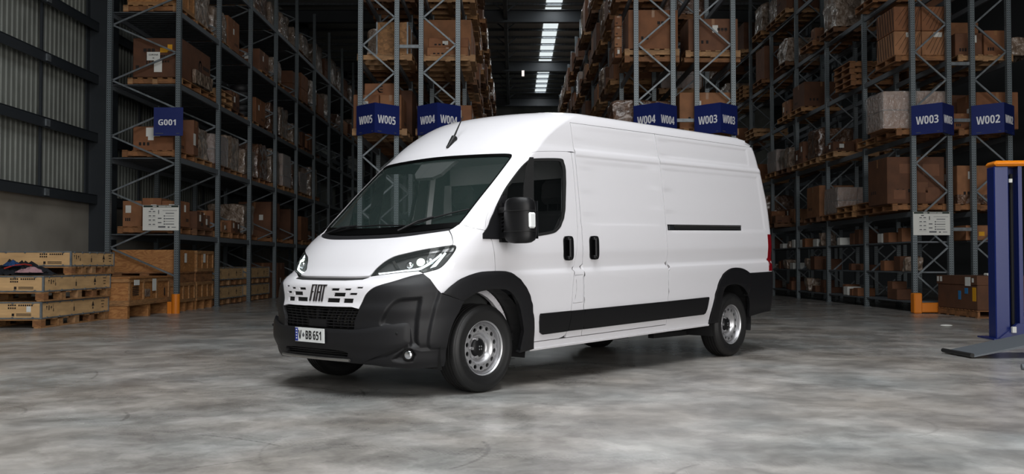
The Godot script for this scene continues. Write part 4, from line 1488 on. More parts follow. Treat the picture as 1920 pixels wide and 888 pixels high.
func build_lift() -> void:
	var t := thing("vehicle_lift", "blue vehicle lift column with yellow-orange cap beside the W002 rack", "lift", Vector3(6.72, 0, -13.3), -0.10)
	var h := 2.36
	var c := MB.new()
	c.bevel_box(Vector3(-0.05, h / 2, 0), Vector3(0.19, h, 0.26), 0.012)
	c.box(Vector3(0.13, h / 2, -0.09), Vector3(0.17, h, 0.05))
	c.box(Vector3(0.20, h / 2, 0.0), Vector3(0.035, h, 0.24))
	c.box(Vector3(0.19, h / 2, 0.12), Vector3(0.05, h, 0.03))
	obj("column", c.done(), M["lift_blue"], t)
	var cap := MB.new()
	cap.bevel_box(Vector3(0.06, h + 0.035, 0), Vector3(0.42, 0.075, 0.36), 0.03)
	obj("cap", cap.done(), M["lift_orange"], t)
	var sc := MB.new()
	sc.tube(Vector3(0.12, 0.2, 0.02), Vector3(0.12, h - 0.1, 0.02), 0.022, 0.022, 12)
	obj("lifting_screw", sc.done(), M["gap_black"], t)
	obj("limit_switch", box_mesh(Vector3(0.04, 0.05, 0.04), Vector3(0.07, h - 0.2, 0.12)), M["paper"], t)
	var ft := MB.new()
	ft.prism(PackedVector2Array([Vector2(-0.14, 0), Vector2(0.42, 0), Vector2(0.34, 0.22), Vector2(0.12, 0.22)]), 0.10, 0.18)
	ft.box(Vector3(0.14, 0.01, 0), Vector3(0.75, 0.02, 0.6))
	obj("base_bracket", ft.done(), M["lift_blue"], t)
	obj("bolt_cover", box_mesh(Vector3(0.05, 0.08, 0.05), Vector3(0.05, 0.14, 0.22)), M["paper"], t)
	# drive-on ramp, rising away from its rubber lip
	var r := thing("drive_on_ramp", "grey sloping steel ramp with dark rubber lip at the foot of the lift", "ramp", Vector3(5.0, 0, -10.85))
	var m := MB.new()
	var p0 := Vector3(0.0, 0.03, 0.32)
	var p1 := Vector3(-0.03, 0.03, -0.33)
	var dir := Vector3(1.9, 0.40, 0.0)
	m.quad(p0, p0 + dir, p1 + dir, p1, Vector3.UP)
	m.quad(p0 - Vector3(0, 0.015, 0), p0 + dir - Vector3(0, 0.05, 0), p0 + dir, p0, Vector3(0, 0, 1))
	m.quad(p0 - Vector3(0, 0.015, 0), p0 + dir - Vector3(0, 0.05, 0), p1 + dir - Vector3(0, 0.05, 0), p1 - Vector3(0, 0.015, 0), Vector3.DOWN)
	m.quad(p1 - Vector3(0, 0.015, 0), p1 + dir - Vector3(0, 0.05, 0), p1 + dir, p1, Vector3(0, 0, -1))
	obj("plate", m.done(), M["ramp_grey"], r)
	var lip := MB.new()
	lip.tube(p0 + Vector3(-0.02, 0.005, 0), p1 + Vector3(-0.02, 0.005, 0), 0.024, 0.024, 10)
	obj("rubber_lip", lip.done(), M["rubber"], r)
	var legs := MB.new()
	legs.bar(Vector3(0.75, 0.04, 0.1), Vector3(1.8, 0.30, 0.1), 0.05, 0.06)
	legs.bar(Vector3(0.9, 0.02, -0.2), Vector3(1.9, 0.02, -0.1), 0.08, 0.04)
	legs.bar(Vector3(1.85, 0.0, 0.2), Vector3(1.85, 0.36, 0.2), 0.06, 0.06)
	legs.bar(Vector3(1.85, 0.0, -0.2), Vector3(1.85, 0.36, -0.2), 0.06, 0.06)
	obj("support_arm", legs.done(), M["lift_blue"], r)
	# red and white bollard behind the lift
	var bl := thing("bollard", "red plastic bollard with white band standing behind the lift column", "bollard", Vector3(7.27, 0, -13.95))
	var b := MB.new()
	b.lathe(PackedVector2Array([Vector2(0.0, 1.18), Vector2(0.05, 1.17), Vector2(0.055, 1.08), Vector2(0.045, 1.06), Vector2(0.055, 1.04), Vector2(0.06, 0.06), Vector2(0.2, 0.04), Vector2(0.2, 0.0)]), Transform3D(Basis(Vector3.UP, Vector3.RIGHT, Vector3.BACK), Vector3.ZERO), 20)
	obj("post", b.done(), M["red_plastic"], bl)
	var bb := MB.new()
	bb.tube(Vector3(0, 0.62, 0), Vector3(0, 0.92, 0), 0.061, 0.061, 20)
	obj("white_band", bb.done(), M["white_band"], bl)
	# litter and the end of a hose
	var li := MB.new()
	li.ball(Vector3(7.1, 0.015, -15.9), Vector3(0.10, 0.02, 0.07))
	tag(obj("litter", li.done(), M["paper"]), "scrap of white film lying on the floor before the long carton", "litter")
	var ar := MB.new()
	ar.tube(Vector3(4.93, 0.03, -9.42), Vector3(5.6, 0.05, -9.3), 0.03, 0.03, 12)
	tag(obj("lift_arm", ar.done(), M["ramp_grey"]), "end of a grey steel arm on the floor at the frame edge", "lift arm")


# ---------------------------------------------------------------- the van's skin
# Local axes: x to the van's left side, y up, z forward. s = distance behind the nose, t = x.
# Horizontal slices are superellipses: for each height the nose station c, the corner depth d, the exponent e and the half width w.
const SKIN := [
	[0.20, 0.10, 0.62, 2.35, 0.95], [0.285, 0.045, 0.68, 2.35, 0.975], [0.30, 0.03, 0.70, 2.35, 0.98], [0.38, 0.015, 0.70, 2.35, 0.99], [0.45, 0.005, 0.71, 2.4, 1.005],
	[0.60, 0.01, 0.78, 2.4, 1.02], [0.70, 0.022, 0.88, 2.7, 1.022], [0.76, 0.043, 0.89, 2.75, 1.0235], [0.82, 0.05, 0.90, 2.75, 1.025], [0.88, 0.06, 0.90, 2.65, 1.026], [0.93, 0.115, 0.80, 2.5, 1.024],
	[0.975, 0.215, 0.595, 2.37, 1.010], [1.04, 0.265, 0.58, 2.4, 1.014], [1.12, 0.325, 0.56, 2.35, 1.020], [1.20, 0.40, 0.52, 2.3, 1.017], [1.28, 0.52, 0.44, 2.2, 1.012],
	[1.33, 0.62, 0.37, 2.1, 1.008], [1.40, 0.715, 0.31, 2.05, 1.002], [1.51, 0.85, 0.28, 2.0, 0.993], [1.70, 1.07, 0.26, 2.0, 0.975], [1.86, 1.255, 0.26, 2.0, 0.960],
	[1.95, 1.36, 0.27, 2.05, 0.950], [2.00, 1.42, 0.29, 2.1, 0.942], [2.06, 1.47, 0.32, 2.1, 0.926], [2.18, 1.61, 0.36, 2.1, 0.910], [2.29, 1.77, 0.42, 2.1, 0.890],
	[2.34, 1.855, 0.46, 2.1, 0.868], [2.37, 1.92, 0.48, 2.1, 0.848], [2.385, 1.965, 0.49, 2.1, 0.828], [2.40, 2.03, 0.50, 2.1, 0.775], [2.415, 2.13, 0.50, 2.1, 0.670],
	[2.425, 2.30, 0.48, 2.1, 0.530], [2.435, 2.60, 0.40, 2.1, 0.20], [2.44, 2.9, 0.30, 2.1, 0.02]]
const TAIL := [[0.2, 5.95], [1.25, 5.965], [1.6, 5.945], [1.82, 5.90], [2.14, 5.83], [2.28, 5.775], [2.34, 5.73], [2.385, 5.62], [2.41, 5.45], [2.44, 5.2]]
const TAIL_R := 0.10
const Y0 := 0.2
const LUT_N := 2241
var lut := []                               # c, d, e, w, q where the rear corner begins


func build_lut() -> void:
	for col in 4:
		var x := PackedFloat32Array()
		var y := PackedFloat32Array()
		for r in SKIN:
			x.append(r[0])
			y.append(r[col + 1])
		lut.append(monotone(x, y))
	var x2 := PackedFloat32Array()
	var y2 := PackedFloat32Array()
	for r in TAIL:
		x2.append(r[0])
		y2.append(r[1])
	var tail := monotone(x2, y2)
	var qe := PackedFloat32Array()
	qe.resize(LUT_N)
	for k in LUT_N:
		qe[k] = 1.0 + tail[k] - TAIL_R - lut[0][k] - lut[1][k]
	lut.append(qe)


func monotone(x: PackedFloat32Array, y: PackedFloat32Array) -> PackedFloat32Array:
	# monotone cubic interpolation sampled every millimetre
	var n := x.size()
	var h := PackedFloat32Array()
	var d := PackedFloat32Array()
	for k in n - 1:
		h.append(x[k + 1] - x[k])
		d.append((y[k + 1] - y[k]) / h[k])
	var m := PackedFloat32Array()
	m.resize(n)
	m[0] = d[0]
	m[n - 1] = d[n - 2]
	for k in range(1, n - 1):
		if d[k - 1] * d[k] > 0.0:
			var a := 2.0 * h[k] + h[k - 1]
			var b := h[k] + 2.0 * h[k - 1]
			m[k] = (a + b) / (a / d[k - 1] + b / d[k])
	var out := PackedFloat32Array()
	out.resize(LUT_N)
	var i := 0
	for k in LUT_N:
		var q := Y0 + 0.001 * k
		while i < n - 2 and q > x[i + 1]:
			i += 1
		var t := clampf((q - x[i]) / h[i], 0.0, 1.0)
		out[k] = (2 * t * t * t - 3 * t * t + 1) * y[i] + (t * t * t - 2 * t * t + t) * h[i] * m[i] + (-2 * t * t * t + 3 * t * t) * y[i + 1] + (t * t * t - t * t) * h[i] * m[i + 1]
	return out


func lu(col: int, y: float) -> float:
	var f := clampf((y - Y0) * 1000.0, 0.0, LUT_N - 2.0)
	var k := int(f)
	return lerpf(lut[col][k], lut[col][k + 1], f - k)


func skin(q: float, y: float) -> Vector3:
	# point of the bare skin; q runs 0..1 from the nose round the corner, then in metres along the side and round the tail
	var sg := 1.0 if q >= 0.0 else -1.0
	q = absf(q)
	var c := lu(0, y)
	var d := lu(1, y)
	var e := lu(2, y)
	var w := lu(3, y)
	if q < 1.0:
		var a := q * PI / 2
		return Vector3(sg * w * pow(sin(a), 2.0 / e), y, -(c + d * (1.0 - pow(cos(a), 2.0 / e))))
	var qe := lu(4, y)
	if q <= qe:
		return Vector3(sg * w, y, -(c + d + q - 1.0))
	var b := (q - qe) / TAIL_R
	var sr := c + d + qe - 1.0
	if b < PI / 2:
		return Vector3(sg * maxf(0.0, w - TAIL_R * (1.0 - cos(b))), y, -(sr + TAIL_R * sin(b)))
	return Vector3(sg * maxf(0.0, w - TAIL_R - (q - qe - TAIL_R * PI / 2)), y, -(sr + TAIL_R))


var relief := []                            # [polygon, height, blend width] raised or sunk areas of the panel being made


func relief_at(q: float, y: float) -> float:
	var out := 0.0
	for r in relief:
		var poly: PackedVector2Array = r[0]
		var p := Vector2(q, y)
		var best := 1e9
		for k in poly.size():
			best = minf(best, p.distance_to(Geometry2D.get_closest_point_to_segment(p, poly[k], poly[(k + 1) % poly.size()])))
		if not Geometry2D.is_point_in_polygon(p, poly):
			best = -best
		out += r[1] * smoothstep(-r[2], r[2], best)
	return out


func skin_frame(q: float, y: float) -> Array:
	var e := 0.004
	var p := skin(q, y)
	var u := skin(q + e, y) - skin(q - e, y)
	if absf(q) < e:
		u = Vector3(1, 0, 0)
	var v := skin(q, minf(y + e, 2.4395)) - skin(q, y - e)
	var n := u.cross(v).normalized()
	if n == Vector3.ZERO:
		n = Vector3.UP
	return [p, n]


func skin_at(q: float, y: float, off: float) -> Array:
	# [point, normal] on the skin raised by off and by the relief
	var f := skin_frame(q, y)
	if relief.is_empty():
		return [f[0] + f[1] * off, f[1]]
	var e := 0.006
	var p: Vector3 = f[0] + f[1] * (off + relief_at(q, y))
	var fu := skin_frame(q + e, y)
	var fv := skin_frame(q, y + e)
	var pu: Vector3 = fu[0] + fu[1] * (off + relief_at(q + e, y))
	var pv: Vector3 = fv[0] + fv[1] * (off + relief_at(q, y + e))
	return [p, (pu - p).cross(pv - p).normalized()]


func rim_q(s: float, y: float) -> float:
	# the q of a station s on the side at height y
	var c := lu(0, y)
	var d := lu(1, y)
	var f := (s - c) / d
	if f >= 1.0:
		return 1.0 + s - c - d
	return acos(clampf(pow(maxf(0.0, 1.0 - f), lu(2, y) / 2.0), 0.0, 1.0)) * 2.0 / PI


func P(a: Array) -> PackedVector2Array:
	# flat list q, y, q, y ...
	var o := PackedVector2Array()
	for k in range(0, a.size(), 2):
		o.append(Vector2(a[k], a[k + 1]))
	return o


func S(a: Array, step := 0.06) -> PackedVector2Array:
	# flat list s, y, s, y ... of a line on the side, subdivided and turned into q, y
	var o := PackedVector2Array()
	for k in range(0, a.size(), 2):
		var p := Vector2(a[k], a[k + 1])
		if k > 0:
			var b := Vector2(a[k - 2], a[k - 1])
			var n := int(ceilf(absf(p.y - b.y) / step))
			for j in range(1, n):
				var m := b.lerp(p, float(j) / n)
				o.append(Vector2(rim_q(m.x, m.y), m.y))
		o.append(Vector2(rim_q(p.x, p.y), p.y))
	return o


func curve(a: PackedVector2Array, n := 4) -> PackedVector2Array:
	# Catmull-Rom through the points
	var o := PackedVector2Array()
	for k in a.size() - 1:
		var p0 := a[maxi(k - 1, 0)]
		var p3 := a[mini(k + 2, a.size() - 1)]
		for j in n:
			o.append(a[k].cubic_interpolate(a[k + 1], p0, p3, float(j) / n))
	o.append(a[a.size() - 1])
	return o


func back(a: PackedVector2Array) -> PackedVector2Array:
	var o := a.duplicate()
	o.reverse()
	return o


func join(parts: Array) -> PackedVector2Array:
	var o := PackedVector2Array()
	for p in parts:
		for v in p:
			if o.is_empty() or o[o.size() - 1].distance_to(v) > 0.0012:
				o.append(v)
	if o[0].distance_to(o[o.size() - 1]) < 0.0012:
		o.remove_at(o.size() - 1)
	return o


func both(right_half: PackedVector2Array) -> PackedVector2Array:
	# closes a half outline (from the centre line to the centre line) with its mirror image
	var o := right_half.duplicate()
	for k in range(right_half.size() - 1, -1, -1):
		if right_half[k].x > 0.002:
			o.append(Vector2(-right_half[k].x, right_half[k].y))
	return o


func grown(p: PackedVector2Array, d: float) -> PackedVector2Array:
	var r := Geometry2D.offset_polygon(p, d, Geometry2D.JOIN_MITER)
	var best := p
	var area := -1.0
	for x in r:
		var a := 0.0
		for k in x.size():
			a += x[k].cross(x[(k + 1) % x.size()])
		if absf(a) > area:
			area = absf(a)
			best = x
	return best


const Y_LINES := [2.345, 2.36, 2.37, 2.378, 2.385, 2.39, 2.395, 2.40, 2.405, 2.41, 2.415, 2.42, 2.425, 2.43, 2.433, 2.436, 2.439]


func panel(outline: PackedVector2Array, off := 0.0, rim := 0.02, holes := [], gap := 0.0025, dq := 0.04, dy := 0.04, mirror := false) -> ArrayMesh:
	# a piece of the skin inside the outline (q, y), its edges folded in by rim
	var poly := grown(outline, -gap) if gap > 0.0 else outline
	var lo := poly[0]
	var hi := poly[0]
	for v in poly:
		lo = lo.min(v)
		hi = hi.max(v)
	var us := PackedFloat32Array([lo.x])
	var u := lo.x
	while u < hi.x - 1e-5:
		var st := dq
		if absf(u) > 1.15:
			st = maxf(dq, minf(0.22, 5.75 - absf(u))) if dq > 0.03 else dq
			if dq > 0.03 and (hi.x > 5.75 and absf(u) > (3.2 if hi.y > 2.3 else 4.4)):
				st = 0.025 if absf(u) < 6.45 else 0.2
		u = minf(u + st, hi.x)
		us.append(u)
	var vs := PackedFloat32Array([lo.y])
	var v0 := lo.y
	var yl := 0
	while v0 < hi.y - 1e-5:
		var nx := v0 + dy
		if nx > 2.34:
			while yl < Y_LINES.size() and Y_LINES[yl] <= v0 + 1e-4:
				yl += 1
			nx = Y_LINES[yl] if yl < Y_LINES.size() else hi.y
		v0 = minf(nx, hi.y)
		vs.append(v0)
	var b := MB.new()
	var sx := -1.0 if mirror else 1.0
	var cache := {}
	for j in vs.size() - 1:
		var strip := PackedVector2Array([Vector2(lo.x - 1, vs[j]), Vector2(hi.x + 1, vs[j]), Vector2(hi.x + 1, vs[j + 1]), Vector2(lo.x - 1, vs[j + 1])])
		var rows := Geometry2D.intersect_polygons(poly, strip)
		for row in rows:
			var rl := 1e9
			var rh := -1e9
			for w in row:
				rl = minf(rl, w.x)
				rh = maxf(rh, w.x)
			for i in us.size() - 1:
				if us[i + 1] < rl or us[i] > rh:
					continue
				var cell := PackedVector2Array([Vector2(us[i], vs[j]), Vector2(us[i + 1], vs[j]), Vector2(us[i + 1], vs[j + 1]), Vector2(us[i], vs[j + 1])])
				var bits := Geometry2D.intersect_polygons(row, cell)
				for h in holes:
					var left: Array[PackedVector2Array] = []
					for q in bits:
						left.append_array(Geometry2D.clip_polygons(q, h))
					bits = left
				for raw in bits:
					var q := PackedVector2Array()
					for w in raw:
						if q.is_empty() or q[q.size() - 1].distance_to(w) > 4e-5:
							q.append(w)
					if q.size() > 1 and q[0].distance_to(q[q.size() - 1]) <= 4e-5:
						q.remove_at(q.size() - 1)
					if q.size() < 3:
						continue
					var ids := Geometry2D.triangulate_polygon(q)
					if ids.is_empty():
						for k in range(1, q.size() - 1):
							ids.append_array(PackedInt32Array([0, k, k + 1]))
					var pts := []
					for w in q:
						var key := Vector2i(roundi(w.x * 20000.0), roundi(w.y * 20000.0))
						if not cache.has(key):
							cache[key] = skin_at(w.x, w.y, off)
						pts.append(cache[key])
					for k in range(0, ids.size(), 3):
						var pa: Vector3 = pts[ids[k]][0]
						var pb: Vector3 = pts[ids[k + 1]][0]
						var pc: Vector3 = pts[ids[k + 2]][0]
						var na: Vector3 = pts[ids[k]][1]
						var nb: Vector3 = pts[ids[k + 1]][1]
						var nc: Vector3 = pts[ids[k + 2]][1]
						if mirror:
							pa.x = -pa.x
							pb.x = -pb.x
							pc.x = -pc.x
							na.x = -na.x
							nb.x = -nb.x
							nc.x = -nc.x
						b.tri_n(pa, pb, pc, na, nb, nc)
	if rim != 0.0:
		edge(b, poly, off, rim, mirror, false)
		for h in holes:
			edge(b, h, off, rim, mirror, true)
	return b.done()


func edge(b: MB, poly: PackedVector2Array, off: float, rim: float, mirror: bool, inner: bool) -> void:
	var cw := Geometry2D.is_polygon_clockwise(poly)
	for k in poly.size():
		var a := poly[k]
		var c := poly[(k + 1) % poly.size()]
		var n := int(ceilf(a.distance_to(c) / (0.04 if absf(a.x) < 1.2 else 0.12)))
		for j in n:
			var p := a.lerp(c, float(j) / n)
			var q := a.lerp(c, float(j + 1) / n)
			var fp := skin_at(p.x, p.y, off)
			var fq := skin_at(q.x, q.y, off)
			var p1: Vector3 = fp[0]
			var q1: Vector3 = fq[0]
			var out := (q1 - p1).cross(fp[1]) * (-1.0 if cw else 1.0) * (-1.0 if inner else 1.0)
			var p2: Vector3 = p1 - fp[1] * rim
			var q2: Vector3 = q1 - fq[1] * rim
			if rim < 0.0:
				out = -out
			if mirror:
				for w in 1:
					p1.x = -p1.x
					q1.x = -q1.x
					p2.x = -p2.x
					q2.x = -q2.x
					out.x = -out.x
			b.quad(p1, q1, q2, p2, out)


var van: Node3D


func part2(called: String, outline: PackedVector2Array, m: String, parents := [null, null], off := 0.0, rim := 0.02, holes := [], gap := 0.0025, dq := 0.04, dy := 0.04) -> Array:
	# the same panel on the van's left and right; returns both nodes
	var o := []
	for k in 2:
		o.append(obj(called, panel(outline, off, rim, holes, gap, dq, dy, k == 1), M[m], parents[k] if parents[k] else van))
	return o


func quarter_rear_line(y_from: float, y_to: float, extra: float, n := 16) -> PackedVector2Array:
	var o := PackedVector2Array()
	for k in n + 1:
		var y := lerpf(y_from, y_to, float(k) / n)
		o.append(Vector2(lu(4, y) + extra, y))
	return o


func half_rear(y: float) -> float:
	# q of the centre line at the back
	return lu(4, y) + TAIL_R * PI / 2 + maxf(0.0, lu(3, y) - TAIL_R)


var ws_line: PackedVector2Array
var cowl_line: PackedVector2Array


func build_van() -> void:
	build_lut()
	van = thing("van", "white high-roof panel van with black bumpers parked on the concrete floor", "van")
	var d0 := Vector3(cos(0.8492), 0, -sin(0.8492))
	var side := Vector3(sin(0.8492), 0, cos(0.8492))
	var rake := deg_to_rad(1.35)                    # it sits nose down
	var along := d0 * cos(rake) + Vector3.UP * sin(rake)
	var up := Vector3.UP * cos(rake) - d0 * sin(rake)
	var axle := Vector3(-1.5884, 0, -7.7164) + d0 * 0.948
	van.transform = Transform3D(Basis(side, up, -along), axle - along * 0.948)

	# outlines traced on the skin
	var lamp_top := curve(P([0.244, 0.972, 0.246, 1.0, 0.262, 1.035, 0.285, 1.068, 0.33, 1.103, 0.40, 1.126, 0.496, 1.151, 0.618, 1.172, 0.709, 1.184]), 3)
	var hood_side := curve(P([0.709, 1.184, 0.70, 1.21, 0.653, 1.26, 0.594, 1.303]), 4)
	var cowl_low := curve(P([0.594, 1.303, 0.453, 1.282, 0.316, 1.262, 0.177, 1.25, 0.0, 1.246]), 4)
	var lip := curve(P([0.0, 0.947, 0.158, 0.947, 0.243, 0.953]), 4)
	obj("hood", panel(both(join([lip, lamp_top, hood_side, cowl_low])), 0.0, 0.03), M["white_paint"], van)

	# front fascia with its slots
	var fascia_side := curve(P([0.590, 0.968, 0.510, 0.948, 0.415, 0.909, 0.367, 0.892, 0.322, 0.872, 0.290, 0.848, 0.262, 0.81, 0.244, 0.745, 0.240, 0.702]), 3)
	var lamp_low := P([0.590, 0.972, 0.549, 0.988, 0.45, 0.981, 0.337, 0.966, 0.250, 0.950])
	var slot_low := P([0.0, 0.920, 0.119, 0.921, 0.224, 0.928, 0.250, 0.942])
	var fascia := both(join([slot_low, back(lamp_low), fascia_side, P([0.187, 0.717, 0.041, 0.715, 0.0, 0.716])]))
	var slots := []
	for r in [[0.053, 0.099, 0.841, 0.860, 0.003], [0.130, 0.170, 0.846, 0.860, 0.003], [0.206, 0.244, 0.861, 0.873, 0.003], [0.067, 0.136, 0.797, 0.826, 0.002], [0.160, 0.208, 0.810, 0.826, 0.002],
		[0.035, 0.106, 0.749, 0.782, 0.001], [0.126, 0.188, 0.748, 0.782, 0.001]]:
		for s in [-1.0, 1.0]:
			slots.append(P([s * (r[0] - r[4]), r[2], s * (r[1] - r[4]), r[2], s * (r[1] + r[4]), r[3], s * (r[0] + r[4]), r[3]]))
	var fas := obj("front_fascia", panel(fascia, 0.0, 0.014, slots, 0.0025, 0.02, 0.02), M["white_paint"], van)
	obj("slot_backing", panel(both(P([0.0, 0.73, 0.28, 0.73, 0.28, 0.885, 0.0, 0.885])), -0.016, 0.0, [], 0.0), M["gap_black"], fas)
	for y in [0.758, 0.771, 0.805, 0.816, 0.851]:
		obj("slot_bar", panel(both(P([0.05, y, 0.245, y, 0.245, y + 0.004, 0.05, y + 0.004])).slice(0, 4), -0.012, 0.004, [], 0.0), M["black_plastic"], fas)
	obj("lip_shadow_gap", panel(both(P([0.0, 0.912, 0.25, 0.934, 0.25, 0.958, 0.0, 0.952])), -0.014, 0.0, [], 0.0), M["gap_black"], fas)
	# the four-letter badge, block letters standing proud
	var badge := []
	var stems := [[-0.085, [0.0, 1.0]], [-0.038, [0.0, 1.0]], [-0.008, [0.0, 1.0]], [0.032, [0.0, 1.0]], [0.065, [0.0, 1.0]]]
	var bars := [[-0.093, -0.055, 0.93, 1.0], [-0.093, -0.062, 0.52, 0.60], [-0.016, 0.040, 0.93, 1.0], [-0.016, 0.040, 0.50, 0.59], [0.050, 0.096, 0.91, 1.0]]
	var strokes := []
	for st in stems:
		strokes.append([st[0] - 0.0085, st[0] + 0.0085, 0.0, 1.0])
	strokes.append_array(bars)
	for k in strokes.size():
		var r: Array = strokes[k]
		var y0: float = 0.755 + r[2] * 0.132
		var y1: float = 0.755 + r[3] * 0.132
		var l0: float = r[2] * 0.016
		var l1: float = r[3] * 0.016
		var letter := MB.new()
		var zf: float = skin(0.0, (y0 + y1) / 2).z
		var slope: float = (skin(0.0, y1).z - skin(0.0, y0).z) / (y1 - y0)
		var tilt := Transform3D(Basis(Vector3.RIGHT, Vector3(0, 1, slope), Vector3.BACK), Vector3(0, (y0 + y1) / 2, zf))
		var ym: float = (y0 + y1) / 2
		letter.prism(PackedVector2Array([Vector2(r[0] + l0, y0 - ym), Vector2(r[1] + l0, y0 - ym), Vector2(r[1] + l1, y1 - ym), Vector2(r[0] + l1, y1 - ym)]), -0.003, 0.005 + (0.001 if k > 4 else 0.0), tilt)
		badge.append(letter.done())
	for m in badge:
		obj("badge_letter", m, M["badge_metal"], fas)

	# cowl, windscreen with its black border, wipers
	var cowl_up := curve(P([0.0, 1.284, 0.177, 1.288, 0.316, 1.298, 0.453, 1.312, 0.56, 1.325, 0.605, 1.322]), 4)
	obj("cowl", panel(both(join([back(cowl_low), P([0.605, 1.322]), back(cowl_up)])), -0.006, 0.02), M["black_plastic"], van)
	var ws_side := curve(P([0.0, 1.986, 0.109, 1.984, 0.298, 1.977, 0.497, 1.970, 0.600, 1.965, 0.652, 1.956, 0.676, 1.938, 0.687, 1.905, 0.688, 1.813, 0.683, 1.681, 0.668, 1.559, 0.661, 1.473, 0.655, 1.398, 0.640, 1.352, 0.612, 1.324]), 3)
	var ws := both(join([ws_side, back(cowl_up)]))
	ws_line = ws_side
	cowl_line = cowl_up
	var wsin := grown(ws, -0.022)
	var cut := Geometry2D.clip_polygons(wsin, both(P([0.0, 1.34, 0.9, 1.385, 0.9, 1.2, 0.0, 1.2])))
	var screen := obj("windscreen", panel(ws, -0.010, 0.0, [], 0.012), M["window_glass"], van)
	obj("black_border", panel(ws, -0.004, 0.014, [cut[0]], 0.002), M["screen_border"], screen)
	obj("sensor_housing", panel(P([-0.13, 1.975, 0.16, 1.975, 0.13, 1.84, 0.08, 1.81, -0.06, 1.81, -0.11, 1.86]), -0.03, 0.03, [], 0.0), M["cabin_dark"], screen)
	for wp in [[[0.235, 1.325], [0.30, 1.352], [0.406, 1.401], [0.53, 1.44], [0.647, 1.465]], [[-0.36, 1.305], [-0.301, 1.311], [-0.131, 1.346], [0.042, 1.353], [0.233, 1.341]]]:
		var wb := MB.new()
		var pts := PackedVector3Array()
		for q in wp:
			pts.append(skin_at(q[0], q[1], 0.012)[0])
		wb.path_tube(pts, 0.007, 6)
		var arm := PackedVector3Array([skin_at(wp[0][0], 1.29, 0.02)[0], skin_at(lerpf(wp[0][0], wp[2][0], 0.5), lerpf(1.29, wp[2][1], 0.6), 0.035)[0], skin_at(wp[2][0], wp[2][1], 0.022)[0]])
		wb.path_tube(arm, 0.009, 6)
		obj("wiper", wb.done(), M["black_plastic"], van)

	# headlamps
	var tip := curve(P([0.709, 1.184, 0.734, 1.180, 0.750, 1.165, 0.751, 1.137, 0.735, 1.077, 0.718, 1.036, 0.690, 1.005, 0.640, 0.987, 0.590, 0.972]), 3)
	var lamp := join([lamp_top, tip, lamp_low])
	var lamps := part2("headlamp", lamp, "lamp_inner", [null, null], -0.055, -0.055, [], 0.003, 0.03, 0.03)
	part2("lens", lamp, "lamp_lens", lamps, 0.0, 0.0, [], 0.004, 0.03, 0.03)
	part2("lamp_led", join([curve(P([0.285, 0.972, 0.337, 0.980, 0.45, 0.994, 0.535, 1.004, 0.585, 1.035, 0.635, 1.095, 0.652, 1.125]), 4), curve(P([0.640, 1.128, 0.622, 1.098, 0.572, 1.046, 0.53, 1.018, 0.45, 1.006, 0.337, 0.992, 0.268, 0.985]), 4)]), "lamp_led", lamps, -0.018, 0.015, [], 0.0, 0.03, 0.03)
	part2("white_block", P([0.615, 1.018, 0.655, 1.03, 0.685, 1.135, 0.668, 1.14, 0.645, 1.09]), "lamp_led", lamps, -0.03, 0.02, [], 0.0)  # white block inside the headlamp, its brightness put in as glow
	part2("trim_strip", P([0.315, 1.076, 0.33, 1.082, 0.39, 1.02, 0.375, 1.014]), "chrome", lamps, -0.02, 0.02, [], 0.0)
	part2("top_bezel", join([curve(P([0.29, 1.068, 0.335, 1.098, 0.40, 1.120, 0.496, 1.145, 0.618, 1.166, 0.73, 1.172]), 3), curve(P([0.74, 1.14, 0.618, 1.14, 0.496, 1.122, 0.40, 1.095, 0.335, 1.07]), 3)]), "gloss_black", lamps, -0.022, 0.015, [], 0.0)
	for k in 2:
		var sx := -1.0 if k else 1.0
		for q in [[0.445, 1.052, 0.034], [0.515, 1.072, 0.036], [0.585, 1.078, 0.032]]:
			var f := skin_at(q[0], q[1], -0.045)
			var c: Vector3 = f[0]
			c.x *= sx
			var lb := MB.new()
			lb.ball(c, Vector3(q[2], q[2], q[2]), Transform3D.IDENTITY, 16, 10)
			obj("lamp_bulb", lb.done(), M["lamp_bulb"] if q[2] > 0.0359 else M["chrome"], lamps[k])
		var gl := OmniLight3D.new()
		gl.name = "headlamp_glow"
		var gp: Vector3 = skin_at(0.5, 1.05, 0.12)[0]
		gp.x *= sx
		gl.position = gp
		gl.light_energy = 0.003
		gl.light_color = Color(0.93, 1.0, 0.98)
		gl.light_size = 0.05
		gl.shadow_enabled = true
		gl.omni_range = 30.0
		gl.omni_attenuation = 2.0
		van.add_child(gl, true)

	# white body panels of both sides
	var door_gap := join([P([1.087, 1.216]), curve(P([0.96, 1.30, 0.905, 1.40, 0.872, 1.48, 0.846, 1.56, 0.842, 1.64, 0.846, 1.698, 0.84, 1.78, 0.837, 1.853, 0.850, 1.920, 0.90, 1.962, 0.96, 1.977, 1.05, 1.988, 1.201, 2.001, 1.38, 2.010]), 3)])
	var fender := join([back(lamp_top).slice(0, 1), hood_side, P([0.612, 1.324, 0.64, 1.352, 0.80, 1.318, 0.96, 1.30]), P([1.087, 1.216]), S([1.056, 0.974, 1.056, 0.955]), P([1.187, 0.955, 0.965, 0.938, 0.84, 0.90, 0.77, 0.82]), P([0.738, 0.814, 0.710, 0.845, 0.647, 0.922, 0.590, 0.968]), back(tip)])
	part2("fender", fender, "white_paint", [null, null], 0.0, 0.02, [], 0.0025, 0.03, 0.03)

	var roof_edge := quarter_rear_line(2.287, 2.439, 0.0, 20)
	for k in roof_edge.size():
		roof_edge[k].x = half_rear(roof_edge[k].y)
	var roof := join([P([0.0, 1.988]), ws_side, P([0.64, 1.352, 0.80, 1.318]), door_gap.slice(1), S([2.165, 2.012, 2.217, 2.012, 2.217, 2.284], 0.03), S([2.9, 2.287, 3.62, 2.289]), roof_edge, P([0.0, 2.4395])])
